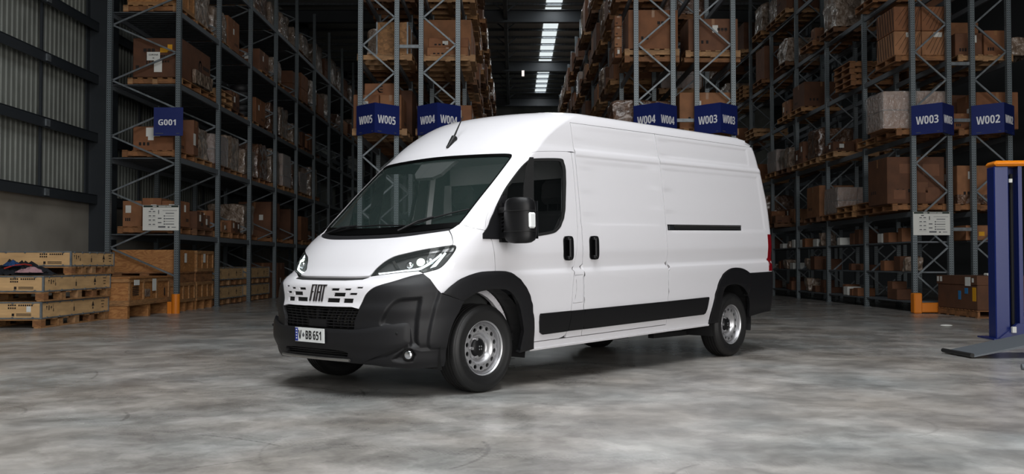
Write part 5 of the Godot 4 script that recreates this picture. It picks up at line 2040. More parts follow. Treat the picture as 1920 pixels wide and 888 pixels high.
	part2("roof", roof, "white_paint", [null, null], 0.0, 0.0, [], 0.0, 0.04, 0.035)

	var door_rear := S([2.165, 2.006, 2.171, 1.9, 2.168, 1.6, 2.156, 1.308, 2.112, 1.062, 2.076, 0.94, 2.053, 0.80, 2.044, 0.697, 2.031, 0.587, 1.996, 0.42], 0.05)
	var door := join([door_gap, door_rear, curve(S([1.996, 0.42, 1.978, 0.385, 1.946, 0.366, 1.88, 0.354]), 3), S([1.48, 0.354, 1.40, 0.60, 1.30, 0.80, 1.15, 0.87, 1.056, 0.90, 1.056, 0.974])])
	var hole := join([P([0.975, 1.229]), curve(P([0.95, 1.272, 0.982, 1.35, 0.985, 1.428, 0.945, 1.51, 0.921, 1.579, 0.906, 1.65, 0.905, 1.72, 0.911, 1.799, 0.926, 1.845, 0.953, 1.881, 0.99, 1.905, 1.047, 1.919, 1.20, 1.932, 1.351, 1.940, 1.425, 1.934, 1.475, 1.905]), 3), curve(S([2.056, 1.88, 2.060, 1.84, 2.048, 1.72, 2.003, 1.485, 1.97, 1.40, 1.91, 1.325, 1.842, 1.284, 1.76, 1.267, 1.674, 1.257, 1.576, 1.247, 1.40, 1.235, 1.22, 1.224]), 3)])
	var doors := part2("front_door", door, "white_paint", [null, null], 0.0, 0.02, [hole], 0.0028, 0.035, 0.02)
	var inner := grown(hole, -0.026)
	part2("window_seal", hole, "gap_black", doors, 0.002, 0.02, [inner], 0.001)
	part2("window_glass", hole, "tinted_glass", doors, -0.006, 0.0, [], 0.015)
	part2("divider_bar", S([1.575, 1.925, 1.625, 1.928, 1.535, 1.24, 1.485, 1.24]), "gap_black", doors, 0.003, 0.015, [], 0.0)
	part2("mirror_base", join([P([0.975, 1.229, 0.95, 1.272]), curve(P([0.95, 1.272, 0.982, 1.35, 0.985, 1.428, 0.945, 1.51, 0.921, 1.579]), 3), S([1.22, 1.59, 1.235, 1.40, 1.25, 1.226])]), "black_plastic", doors, 0.010, 0.02, [], 0.001)

	var slider_front := S([2.217, 0.354, 2.217, 2.284], 0.06)
	var slider_rear := S([3.619, 2.288, 3.619, 0.354], 0.06)
	var flap := S([2.085, 0.903, 2.204, 0.905, 2.204, 0.657, 2.052, 0.654])
	part2("pillar_panel", join([back(door_rear), S([2.165, 2.006, 2.213, 2.006]), S([2.213, 2.006, 2.213, 0.354], 0.06), S([1.985, 0.354])]), "white_paint", [null, null], 0.0, 0.02, [flap], 0.002, 0.04, 0.02)
	part2("fuel_flap", flap, "white_paint", [null, null], 0.0, 0.015, [], 0.003)
	relief = [[S([2.35, 1.93, 3.5, 1.93, 3.5, 1.36, 2.35, 1.36]), -0.004, 0.02], [S([2.10, 2.035, 6.2, 2.035, 6.2, 1.985, 2.10, 1.985]), 0.006, 0.010], [S([2.30, 2.25, 3.52, 2.25, 3.52, 2.07, 2.30, 2.07]), -0.004, 0.012]]
	var sliders := part2("sliding_door", join([slider_front, slider_rear]), "white_paint", [null, null], 0.0, 0.02, [], 0.0028, 0.10, 0.02)
	relief = [[S([2.10, 2.035, 6.2, 2.035, 6.2, 1.985, 2.10, 1.985]), 0.006, 0.010], [S([3.72, 2.25, 5.55, 2.25, 5.55, 2.07, 3.72, 2.07]), -0.004, 0.012], [S([3.72, 1.93, 5.70, 1.93, 5.76, 1.30, 3.72, 1.30]), -0.004, 0.02]]
	var rear_arch := S([4.466, 0.305, 4.496, 0.445, 4.563, 0.637, 4.64, 0.755, 4.731, 0.832, 4.865, 0.878, 5.001, 0.889, 5.138, 0.880, 5.250, 0.850, 5.338, 0.813])
	var rail_hole := S([3.645, 1.304, 5.208, 1.304, 5.208, 1.364, 3.645, 1.364])
	var rear_line := quarter_rear_line(0.82, 2.287, 0.0, 30)
	for k in rear_line.size():
		rear_line[k].x = half_rear(rear_line[k].y)
	var quarters := part2("rear_quarter", join([S([3.621, 0.346, 3.621, 2.287], 0.08), back(rear_line), S([5.338, 0.82]), back(curve(rear_arch, 3)), S([4.47, 0.346])]), "white_paint", [null, null], 0.0, 0.015, [rail_hole], 0.002, 0.10, 0.02)
	relief = []
	part2("slide_rail", rail_hole, "black_plastic", quarters, -0.014, 0.0, [], 0.0)
	part2("rail_slot", S([3.80, 1.322, 5.17, 1.322, 5.17, 1.346, 3.80, 1.346]), "gap_black", quarters, -0.010, 0.004, [], 0.0)
	part2("rail_lip", S([3.80, 1.348, 5.2, 1.348, 5.2, 1.356, 3.80, 1.356]), "brushed_metal", quarters, -0.006, 0.008, [], 0.0)
	part2("rail_roller", S([3.70, 1.312, 3.78, 1.312, 3.78, 1.357, 3.70, 1.357]), "chrome", quarters, -0.006, 0.01, [], 0.0)
	part2("sill", S([1.50, 0.286, 4.47, 0.286, 4.47, 0.350, 1.50, 0.350]), "white_paint", [null, null], -0.002, 0.03, [], 0.0)
	part2("sill_lip", S([1.50, 0.284, 4.47, 0.284, 4.47, 0.300, 1.50, 0.300]), "white_paint", [null, null], 0.010, 0.03, [], 0.0)
	part2("tail_lamp", join([quarter_rear_line(0.83, 1.26, -0.055, 8), back(quarter_rear_line(0.83, 1.26, 0.14, 8))]), "tail_red", [null, null], 0.006, 0.02, [], 0.0)
	part2("number_lamp", join([quarter_rear_line(1.62, 1.74, 0.12, 3), back(quarter_rear_line(1.62, 1.74, 0.17, 3))]), "plate_white", [null, null], 0.015, 0.02, [], 0.0)

	# black mouldings, flares, bumpers
	part2("door_moulding", S([1.588, 0.52, 1.589, 0.575, 1.60, 0.594, 2.026, 0.594, 2.006, 0.50, 1.987, 0.414, 1.64, 0.411, 1.605, 0.43]), "moulding_black", doors, 0.016, 0.022, [], 0.002, 0.2, 0.05)
	part2("pillar_moulding", S([2.026, 0.594, 2.215, 0.594, 2.215, 0.414, 1.987, 0.414, 2.006, 0.50]), "moulding_black", [null, null], 0.016, 0.022, [], 0.003)
	part2("sliding_door_moulding", S([2.219, 0.594, 3.617, 0.594, 3.617, 0.413, 2.219, 0.413]), "moulding_black", sliders, 0.016, 0.022, [], 0.003, 0.2, 0.05)
	part2("rear_moulding", S([3.621, 0.594, 4.405, 0.597, 4.413, 0.585, 4.385, 0.47, 4.36, 0.425, 4.325, 0.412, 3.621, 0.412]), "moulding_black", quarters, 0.016, 0.022, [], 0.003, 0.2, 0.05)
	var arch_front := P([0.888, 0.746, 0.881, 0.728])
	var flare_out := curve(P([0.740, 0.813, 0.756, 0.835, 0.813, 0.905, 0.870, 0.936, 0.949, 0.953, 1.06, 0.966, 1.181, 0.968, 1.26, 0.966, 1.320, 0.959]), 2)
	var flare := join([flare_out, curve(S([1.215, 0.945, 1.28, 0.918, 1.345, 0.878, 1.399, 0.828, 1.445, 0.765, 1.474, 0.696, 1.508, 0.532, 1.522, 0.42, 1.534, 0.30]), 2), back(curve(S([0.667, 0.747, 0.773, 0.794, 0.83, 0.811, 0.905, 0.820, 1.0, 0.826, 1.134, 0.816, 1.19, 0.797, 1.23, 0.772, 1.285, 0.712, 1.326, 0.625, 1.375, 0.461, 1.365, 0.36, 1.346, 0.285]), 2))])
	relief = [[flare, 0.012, 0.03]]
	part2("front_wheel_flare", flare, "black_plastic", [null, null], 0.016, 0.045, [], 0.002, 0.03, 0.03)
	var rflare := join([curve(rear_arch, 3), back(curve(S([4.66, 0.305, 4.67, 0.45, 4.693, 0.60, 4.73, 0.66, 4.772, 0.690, 4.86, 0.706, 4.947, 0.708, 5.03, 0.70, 5.112, 0.679, 5.19, 0.64, 5.252, 0.592, 5.30, 0.53, 5.329, 0.465, 5.345, 0.40, 5.354, 0.325]), 2))])
	relief = [[rflare, 0.010, 0.03]]
	part2("rear_wheel_flare", rflare, "moulding_black", [null, null], 0.012, 0.06, [], 0.002, 0.05, 0.03)
	relief = []
	var rb := quarter_rear_line(0.37, 0.815, 0.0, 8)
	for k in rb.size():
		rb[k].x = half_rear(rb[k].y)
	part2("rear_bumper", join([S([5.338, 0.813]), back(rb), S([5.72, 0.352, 5.354, 0.322, 5.345, 0.40, 5.329, 0.465, 5.30, 0.53, 5.252, 0.592, 5.25, 0.70])]), "moulding_black", [null, null], 0.014, 0.03, [], 0.002, 0.06, 0.05)

	var corner := join([P([0.590, 0.966]), curve(P([0.590, 0.966, 0.647, 0.921, 0.710, 0.844, 0.738, 0.813]), 3), arch_front, curve(P([0.881, 0.728, 0.869, 0.66, 0.860, 0.589, 0.860, 0.51, 0.861, 0.435, 0.850, 0.34, 0.840, 0.257]), 2), P([0.624, 0.251, 0.42, 0.272, 0.30, 0.296, 0.30, 0.40, 0.24, 0.52, 0.243, 0.56, 0.241, 0.60]), back(fascia_side)])
	var dent := join([curve(P([0.412, 0.59, 0.413, 0.655, 0.425, 0.71, 0.445, 0.748, 0.468, 0.769, 0.495, 0.778]), 3), P([0.612, 0.785, 0.625, 0.62, 0.648, 0.47, 0.66, 0.43, 0.62, 0.43, 0.585, 0.55])])
	var bulge := join([P([0.728, 0.84, 0.92, 0.77, 0.90, 0.728, 0.88, 0.589, 0.88, 0.40]), curve(P([0.745, 0.405, 0.732, 0.43, 0.724, 0.50, 0.718, 0.58, 0.714, 0.66, 0.716, 0.74]), 3)])
	var fogpit := P([0.50, 0.325, 0.56, 0.312, 0.615, 0.32, 0.635, 0.358, 0.61, 0.40, 0.575, 0.40])
	var shelf := P([0.68, 0.40, 1.0, 0.40, 1.0, 0.2, 0.2, 0.2, 0.2, 0.30, 0.45, 0.345, 0.60, 0.43])
	relief = [[dent, -0.026, 0.017], [bulge, 0.020, 0.014], [fogpit, -0.03, 0.018], [shelf, 0.014, 0.013]]
	var corners := part2("bumper_corner", corner, "black_plastic", [null, null], 0.004, 0.03, [], 0.002, 0.0085, 0.0085)
	relief = []
	var slab_half := join([curve(P([0.0, 0.549, 0.12, 0.548, 0.249, 0.547, 0.29, 0.551, 0.374, 0.568, 0.467, 0.586, 0.545, 0.597, 0.573, 0.592, 0.586, 0.574, 0.591, 0.554]), 2), P([0.606, 0.461, 0.600, 0.447, 0.57, 0.432, 0.484, 0.392, 0.40, 0.35, 0.329, 0.314, 0.29, 0.297, 0.229, 0.298, 0.0, 0.308])])
	var grille_low := both(P([0.0, 0.40, 0.12, 0.393, 0.20, 0.381, 0.222, 0.368, 0.216, 0.338, 0.1, 0.343, 0.0, 0.345]))
	relief = [[both(slab_half), 0.016, 0.035]]
	var slab := obj("bumper_bar", panel(both(slab_half), 0.014, 0.05, [grille_low], 0.0, 0.02, 0.014), M["black_plastic"], van)
	relief = []
	obj("lower_grille_backing", panel(grown(grille_low, 0.01), -0.03, 0.0, [], 0.0), M["gap_black"], slab)
	for y in [0.352, 0.368, 0.384]:
		obj("lower_grille_slat", panel(P([-0.215, y - 0.004, 0.215, y - 0.004, 0.215, y + 0.002, 0.0, y + 0.008, -0.215, y + 0.002]), 0.004, 0.02, [], 0.0), M["black_plastic"], slab)
	var bar := PackedVector3Array()
	for k in 13:
		var q := lerpf(-0.245, 0.235, k / 12.0)
		bar.append(skin_at(q, 0.322 - 0.010 * absf(q), 0.045)[0])
	var bm := MB.new()
	bm.path_tube(bar, 0.0125, 8)
	obj("skid_bar", bm.done(), M["brushed_metal"], slab)
	for k in 2:
		var sx := -1.0 if k else 1.0
		var ps := skin_at(0.515, 0.521, 0.034)
		var bs := MB.new()
		bs.ball(ps[0] * Vector3(sx, 1, 1), Vector3(0.012, 0.012, 0.006))
		obj("parking_sensor", bs.done(), M["gap_black"], corners[k])
		var ff := skin_at(0.594, 0.358, 0.010)
		var fc: Vector3 = ff[0] * Vector3(sx, 1, 1)
		var fb := MB.new()
		var fn: Vector3 = (Vector3(0.45, 0, 0.9)).normalized() * Vector3(sx, 1, 1)
		fb.tube(fc - fn * 0.05, fc + fn * 0.004, 0.043, 0.045, 20)
		obj("fog_lamp_ring", fb.done(), M["gloss_black"], corners[k])
		var fl := MB.new()
		fl.ball(fc, Vector3(0.035, 0.035, 0.014), Transform3D(Basis.looking_at(fn), Vector3.ZERO).translated(fc) * Transform3D(Basis(), -fc))
		obj("fog_lamp_lens", fl.done(), M["chrome"], corners[k])

	# main grille
	var gr := obj("lower_air_intake", panel(both(P([0.0, 0.54, 0.26, 0.54, 0.255, 0.725, 0.0, 0.725])), -0.085, 0.0, [], 0.0), M["gap_black"], van)
	for k in 7:
		var y := 0.565 + k * 0.0225
		obj("grille_slat", panel(both(P([0.0, y, 0.244, y, 0.244, y + 0.007, 0.0, y + 0.007])), -0.02, 0.03, [], 0.0), M["black_plastic"], gr)
	for k in 11:
		var q := -0.235 + k * 0.0465
		obj("grille_rib", panel(P([q, 0.552, q + 0.006, 0.552, q + 0.006, 0.712, q, 0.712]), -0.028, 0.03, [], 0.0), M["black_plastic"], gr)
	obj("radar_cover", panel(P([-0.03, 0.556, 0.055, 0.556, 0.055, 0.61, -0.03, 0.61]), -0.012, 0.03, [], 0.0), M["black_plastic"], gr)
	obj("radiator", panel(both(P([0.0, 0.56, 0.22, 0.56, 0.22, 0.70, 0.0, 0.70])), -0.078, 0.0, [], 0.0), M["lamp_inner"], gr)
	for k in 5:
		obj("radiator_fin", panel(P([0.06, 0.60 + k * 0.02, 0.2, 0.60 + k * 0.02, 0.2, 0.604 + k * 0.02, 0.06, 0.604 + k * 0.02]), -0.07, 0.008, [], 0.0), M["brushed_metal"], gr)

	# number plate
	var pf := skin_at(0.0, 0.49, 0.044)
	var plate := obj("number_plate", box_mesh(Vector3(0.372, 0.112, 0.006)), M["plate_white"], van)
	plate.position = pf[0] + Vector3(0.012, 0.0, 0.004)
	obj("blue_band", box_mesh(Vector3(0.036, 0.104, 0.002), Vector3(-0.166, 0, 0.0036)), M["plate_blue"], plate)
	var stp := MB.new()
	for k in 4:
		stp.box(Vector3(-0.166, 0.036 - k * 0.022, 0.005), Vector3(0.014, 0.011, 0.001))
	obj("band_print", stp.done(), M["white_band"], plate)
	var glyphs := [["V", -0.122], ["B", -0.032], ["B", 0.010], ["6", 0.062], ["5", 0.102], ["1", 0.142]]
	for g in glyphs:
		var ch := obj("plate_letter", text_mesh(g[0], 0.062, 0.003), M["ink"], plate)
		ch.position = Vector3(g[1], -0.002, 0.0035)
		ch.scale = Vector3(0.78, 1.1, 1)
	var em := MB.new()
	em.prism(PackedVector2Array([Vector2(-0.012, -0.012), Vector2(0.0, -0.018), Vector2(0.012, -0.012), Vector2(0.013, 0.004), Vector2(0.006, 0.008), Vector2(0.005, 0.016), Vector2(-0.005, 0.016), Vector2(-0.006, 0.008), Vector2(-0.013, 0.004)]), 0.003, 0.0048, Transform3D(Basis(), Vector3(-0.077, 0.0, 0)))
	obj("plate_emblem", em.done(), M["faint_print"], plate)

	# handles
	for k in 2:
		var sx := -1.0 if k else 1.0
		for h in [[2.005, 0], [2.385, 1]]:
			var hp := skin_at(rim_q(h[0], 1.143), 1.143, 0.0)
			var c: Vector3 = hp[0] * Vector3(sx, 1, 1)
			var ho := PackedVector2Array()
			for e in 20:
				var a := TAU * e / 20
				ho.append(Vector2(signf(cos(a)) * pow(absf(cos(a)), 0.45) * 0.072, signf(sin(a)) * pow(absf(sin(a)), 0.45) * 0.108))
			var xf := Transform3D(Basis(Vector3(0, 0, -sx), Vector3.UP, Vector3(sx, 0, 0)), c)
			var hb := MB.new()
			hb.prism(ho, -0.01, 0.006, xf)
			var dish := obj("handle", hb.done(), M["gloss_black"], (doors if h[1] == 0 else sliders)[k])
			var gb := MB.new()
			gb.bevel_box(Vector3(0.0, 0.0, 0.028), Vector3(0.04, 0.17, 0.022), 0.008, xf)
			gb.bevel_box(Vector3(0.0, 0.083, 0.012), Vector3(0.05, 0.03, 0.03), 0.006, xf)
			gb.bevel_box(Vector3(0.0, -0.083, 0.012), Vector3(0.05, 0.03, 0.03), 0.006, xf)
			obj("handle_grip", gb.done(), M["moulding_black"], dish)

	# the near door mirror: two arms, a tall housing with cap and turn lamp
	var mi := Node3D.new()
	mi.name = "door_mirror"
	van.add_child(mi, true)
	var hm := MB.new()
	var ring := []
	var levels := [[1.190, 0.35], [1.196, 0.66], [1.215, 0.90], [1.25, 1.0], [1.30, 1.02], [1.42, 1.0], [1.455, 0.98], [1.50, 0.95], [1.53, 0.86], [1.548, 0.68], [1.556, 0.35]]
	var seg := 28
	for lv in levels:
		var row := []
		for e in seg:
			var a := TAU * e / seg
			var ca := signf(cos(a)) * pow(absf(cos(a)), 0.62)
			var sa := signf(sin(a)) * pow(absf(sin(a)), 0.62)
			row.append(Vector3(1.255 + ca * 0.125 * lv[1], lv[0], -(1.10 - sa * 0.085 * lv[1] - (0.02 if sa > 0 else 0.0))))
		ring.append(row)
	var mid := Vector3(1.255, 0, -1.10)
	for r in ring.size() - 1:
		for e in seg:
			var a: Vector3 = ring[r][e]
			var b2: Vector3 = ring[r][(e + 1) % seg]
			var c2: Vector3 = ring[r + 1][(e + 1) % seg]
			var d2: Vector3 = ring[r + 1][e]
			var nb := func(v: Vector3, k: int) -> Vector3: return (Vector3(v.x - mid.x, [-0.12, -0.08, -0.04, 0.0, 0.0, 0.0, 0.0, 0.02, 0.06, 0.1, 0.2][k], (v.z - mid.z) * 1.6)).normalized()
			hm.tri_n(a, b2, c2, nb.call(a, r), nb.call(b2, r), nb.call(c2, r + 1))
			hm.tri_n(a, c2, d2, nb.call(a, r), nb.call(c2, r + 1), nb.call(d2, r + 1))
	for e in seg:
		hm.tri_n(Vector3(1.255, 1.556, -1.10), ring[10][e], ring[10][(e + 1) % seg], Vector3.UP, Vector3.UP, Vector3.UP)
		hm.tri_n(Vector3(1.255, 1.190, -1.10), ring[0][e], ring[0][(e + 1) % seg], Vector3.DOWN, Vector3.DOWN, Vector3.DOWN)
	obj("housing", hm.done(), M["moulding_black"], mi)
	var seam := MB.new()
	for y in [1.285, 1.448]:
		for e in seg:
			var a := TAU * e / seg
			var a2 := TAU * (e + 1) / seg
			var f := func(an: float) -> Vector3: return Vector3(1.255 + signf(cos(an)) * pow(absf(cos(an)), 0.62) * 0.1285, y, -(1.10 - signf(sin(an)) * pow(absf(sin(an)), 0.62) * 0.0875 - (0.02 if sin(an) > 0 else 0.0)))
			seam.tube(f.call(a), f.call(a2), 0.003, 0.003, 5, false)
	obj("seam", seam.done(), M["gap_black"], mi)
	var am := MB.new()
	for y in [[1.475, 1.455], [1.265, 1.255]]:
		am.bar(Vector3(1.00, y[1], -1.13), Vector3(1.20, y[0], -1.10), 0.07, 0.045)
	am.bar(Vector3(1.02, 1.20, -1.15), Vector3(1.02, 1.52, -1.16), 0.05, 0.10)
	obj("arm", am.done(), M["moulding_black"], mi)
	var br := MB.new()
	for y in [1.31, 1.34, 1.37, 1.40]:
		br.bar(Vector3(1.05, y, -1.12), Vector3(1.15, y + 0.02, -1.10), 0.05, 0.012)
	obj("bracket_fin", br.done(), M["black_plastic"], mi)
	var tl := MB.new()
	tl.bevel_box(Vector3(1.378, 1.37, -1.085), Vector3(0.035, 0.125, 0.075), 0.012)
	obj("turn_lamp", tl.done(), M["plate_white"], mi)
	var mg := MB.new()
	mg.box(Vector3(1.255, 1.375, -1.19), Vector3(0.2, 0.3, 0.006))
	obj("mirror_glass", mg.done(), M["chrome"], mi)

	# aerial on the front of the roof
	var a0: Vector3 = skin_at(0.035, 2.068, 0.0)[0]
	var a1: Vector3 = skin_at(0.045, 2.135, 0.0)[0]
	var an := Node3D.new()
	an.name = "aerial"
	van.add_child(an, true)
	var fb2 := MB.new()
	fb2.tube(a0 + Vector3(0, 0.0, 0), a1 + Vector3(0, 0.035, 0), 0.016, 0.028, 10)
	fb2.ball(a1 + Vector3(0, 0.022, 0), Vector3(0.026, 0.028, 0.03))
	obj("foot", fb2.done(), M["moulding_black"], an)
	var ma := MB.new()
	ma.tube(a1 + Vector3(0, 0.03, 0.01), a1 + Vector3(0.0, 0.235, -0.115), 0.009, 0.004, 8)
	obj("mast", ma.done(), M["gap_black"], an)

	build_cabin()
	for w in [[0.948, 0.0, 1.0], [0.948, 0.0, -1.0], [4.983, -0.095, 1.0], [4.983, -0.095, -1.0]]:
		wheel(Vector3(0.875 * w[2], 0.3546 + w[1], -w[0]), w[2])


func build_cabin() -> void:
	# inner shell closes the gaps, with openings for the glass and the wheels
	var win := join([S([1.13, 1.25, 1.22, 1.60, 1.42, 1.80, 1.58, 1.91, 2.03, 1.93, 2.05, 1.84, 1.99, 1.46, 1.84, 1.29])])
	var lo := S([1.52, 0.32, 1.50, 0.60, 1.36, 0.84, 1.15, 0.93])
	var top := quarter_rear_line(0.5, 2.43, 0.0, 24)
	for k in top.size():
		top[k].x = half_rear(top[k].y)
	var shell := join([ws_line, back(cowl_line), P([0.0, 1.24]), P([0.0, 0.73, 0.26, 0.73, 0.50, 0.77, 0.78, 0.84, 0.96, 0.93]), back(lo), S([4.47, 0.32, 4.60, 0.70, 4.75, 0.85, 5.0, 0.90, 5.25, 0.86, 5.34, 0.6]), top, P([0.0, 2.43])])
	part2("inner_shell", shell, "cabin_dark", [null, null], -0.035, 0.0, [win], 0.0, 0.08, 0.06)
	var b := MB.new()
	b.box(Vector3(0, 0.40, -3.35), Vector3(1.7, 0.06, 4.9))
	b.box(Vector3(0, 0.30, -0.75), Vector3(1.3, 0.10, 1.0))
	b.box(Vector3(0, 0.55, -0.55), Vector3(1.2, 0.5, 0.5))
	obj("floor_pan", b.done(), M["undercarriage"], van)
	var ub := MB.new()
	for s in [-1.0, 1.0]:
		ub.box(Vector3(s * 0.55, 0.30, -3.4), Vector3(0.09, 0.14, 4.4))
		ub.bar(Vector3(s * 0.62, 0.20, -3.9), Vector3(s * 0.62, 0.17, -5.0), 0.07, 0.05)
	ub.tube(Vector3(-0.8, 0.26, -4.983), Vector3(0.8, 0.26, -4.983), 0.045, 0.045, 12)
	ub.tube(Vector3(-0.8, 0.34, -0.948), Vector3(0.8, 0.34, -0.948), 0.04, 0.04, 12)
	ub.tube(Vector3(0.25, 0.24, -1.2), Vector3(0.30, 0.24, -4.2), 0.04, 0.04, 12)
	ub.box(Vector3(0.15, 0.24, -3.6), Vector3(0.3, 0.16, 0.7))
	obj("undercarriage", ub.done(), M["undercarriage"], van)
	for k in 2:
		var sx := -1.0 if k else 1.0
		for w in [[0.948, 0.50, 0.40, 0.355], [4.983, 0.44, 0.40, 0.27]]:
			var al := MB.new()
			var n := 20
			for e in n:
				var a := PI * (-0.08 + 1.16 * e / n)
				var a2 := PI * (-0.08 + 1.16 * (e + 1) / n)
				var p := Vector3(0, w[3] + sin(a) * w[1], -w[0] + cos(a) * w[1])
				var q := Vector3(0, w[3] + sin(a2) * w[1], -w[0] + cos(a2) * w[1])
				var o := Vector3(sx, 0, 0)
				al.quad(p + o * 0.60, q + o * 0.60, q + o * 0.985, p + o * 0.985, Vector3(0, w[3] - p.y, -w[0] - p.z))
				al.tri_n(Vector3(sx * 0.6, w[3], -w[0]), p + o * 0.6, q + o * 0.6, o, o, o)
			obj("arch_liner", al.done(), M["undercarriage"], van)
		# pale flange and strut seen in the front arch
		var st := MB.new()
		for e in 7:
			var a := PI * (0.06 + 0.055 * e)
			st.bar(Vector3(sx * 0.80, 0.355 + sin(a) * 0.475, -0.948 - cos(a) * 0.46), Vector3(sx * 0.80, 0.355 + sin(a + 0.17) * 0.475, -0.948 - cos(a + 0.17) * 0.46), 0.035, 0.05)
		obj("arch_flange", st.done(), M["white_paint"], van)
	var dash := MB.new()
	dash.prism(PackedVector2Array([Vector2(0.74, 1.0), Vector2(0.74, 1.19), Vector2(0.87, 1.24), Vector2(1.08, 1.29), Vector2(1.20, 1.26), Vector2(1.30, 1.14), Vector2(1.32, 0.95), Vector2(1.2, 0.55), Vector2(0.8, 0.5)]), -0.74, 0.74, Transform3D(Basis(Vector3(0, 0, -1), Vector3.UP, Vector3.RIGHT), Vector3.ZERO))
	dash.bevel_box(Vector3(-0.42, 1.27, -1.14), Vector3(0.42, 0.12, 0.22), 0.04)
	obj("dashboard", dash.done(), M["cabin_dark"], van)
	var stw := Node3D.new()
	stw.name = "steering_wheel"
	van.add_child(stw, true)
	var sx2 := Transform3D(Basis(Vector3.RIGHT, -0.62), Vector3(-0.42, 1.235, -1.45))
	var tor := MB.new()
	for e in 28:
		var a := TAU * e / 28
		var a2 := TAU * (e + 1) / 28
		tor.tube(sx2 * Vector3(cos(a) * 0.195, sin(a) * 0.195, 0), sx2 * Vector3(cos(a2) * 0.195, sin(a2) * 0.195, 0), 0.016, 0.016, 8, false)
	obj("rim", tor.done(), M["gloss_black"], stw)
	var hub := MB.new()
	hub.bevel_box(Vector3(0, 0, 0.02), Vector3(0.16, 0.12, 0.06), 0.02, sx2)
	hub.box(Vector3(0, 0, 0.01), Vector3(0.37, 0.04, 0.02), sx2)
	hub.box(Vector3(0, -0.1, 0.01), Vector3(0.05, 0.18, 0.02), sx2)
	obj("hub", hub.done(), M["cabin_dark"], stw)
	for p in [[-0.45, 0.56], [0.28, 0.50], [0.70, 0.42]]:
		var se := Node3D.new()
		se.name = "seat"
		van.add_child(se, true)
		var w: float = p[1]
		var sb := MB.new()
		sb.bevel_box(Vector3(p[0], 0.80, -1.80), Vector3(w, 0.2, 0.52), 0.05)
		obj("cushion", sb.done(), M["seat_cloth"], se)
		var bk := MB.new()
		bk.bevel_box(Vector3.ZERO, Vector3(w, 0.66, 0.15), 0.06, Transform3D(Basis(Vector3.RIGHT, -0.2), Vector3(p[0], 1.16, -2.10)))
		obj("backrest", bk.done(), M["seat_cloth"], se)
		var hr := MB.new()
		hr.bevel_box(Vector3.ZERO, Vector3(0.27, 0.22, 0.11), 0.045, Transform3D(Basis(Vector3.RIGHT, -0.15), Vector3(p[0], 1.66, -2.20)))
		hr.tube(Vector3(p[0] - 0.06, 1.45, -2.18), Vector3(p[0] - 0.06, 1.6, -2.2), 0.007, 0.007, 6)
		hr.tube(Vector3(p[0] + 0.06, 1.45, -2.18), Vector3(p[0] + 0.06, 1.6, -2.2), 0.007, 0.007, 6)
		obj("headrest", hr.done(), M["seat_cloth"], se)
	# bulkhead with a window opening behind the seats
	var bu := MB.new()
	bu.box(Vector3(0, 0.85, -2.42), Vector3(1.86, 0.85, 0.02))
	bu.box(Vector3(0, 2.05, -2.42), Vector3(1.70, 0.5, 0.02))
	for r in [[-0.90, 0.10], [0.05, 0.30], [0.87, 0.12]]:
		bu.box(Vector3(r[0], 1.54, -2.42), Vector3(r[1], 0.54, 0.02))
	obj("bulkhead", bu.done(), M["cabin_grey"], van)
	obj("roof_lining", box_mesh(Vector3(1.36, 0.03, 0.72), Vector3(0, 2.0, -2.04)), M["cabin_grey"], van)
	var pl := MB.new()
	for s in [-1.0, 1.0]:
		pl.bar(Vector3(s * 0.93, 1.20, -2.12), Vector3(s * 0.88, 1.98, -2.20), 0.12, 0.05)
	obj("pillar_trim", pl.done(), M["cabin_grey"], van)


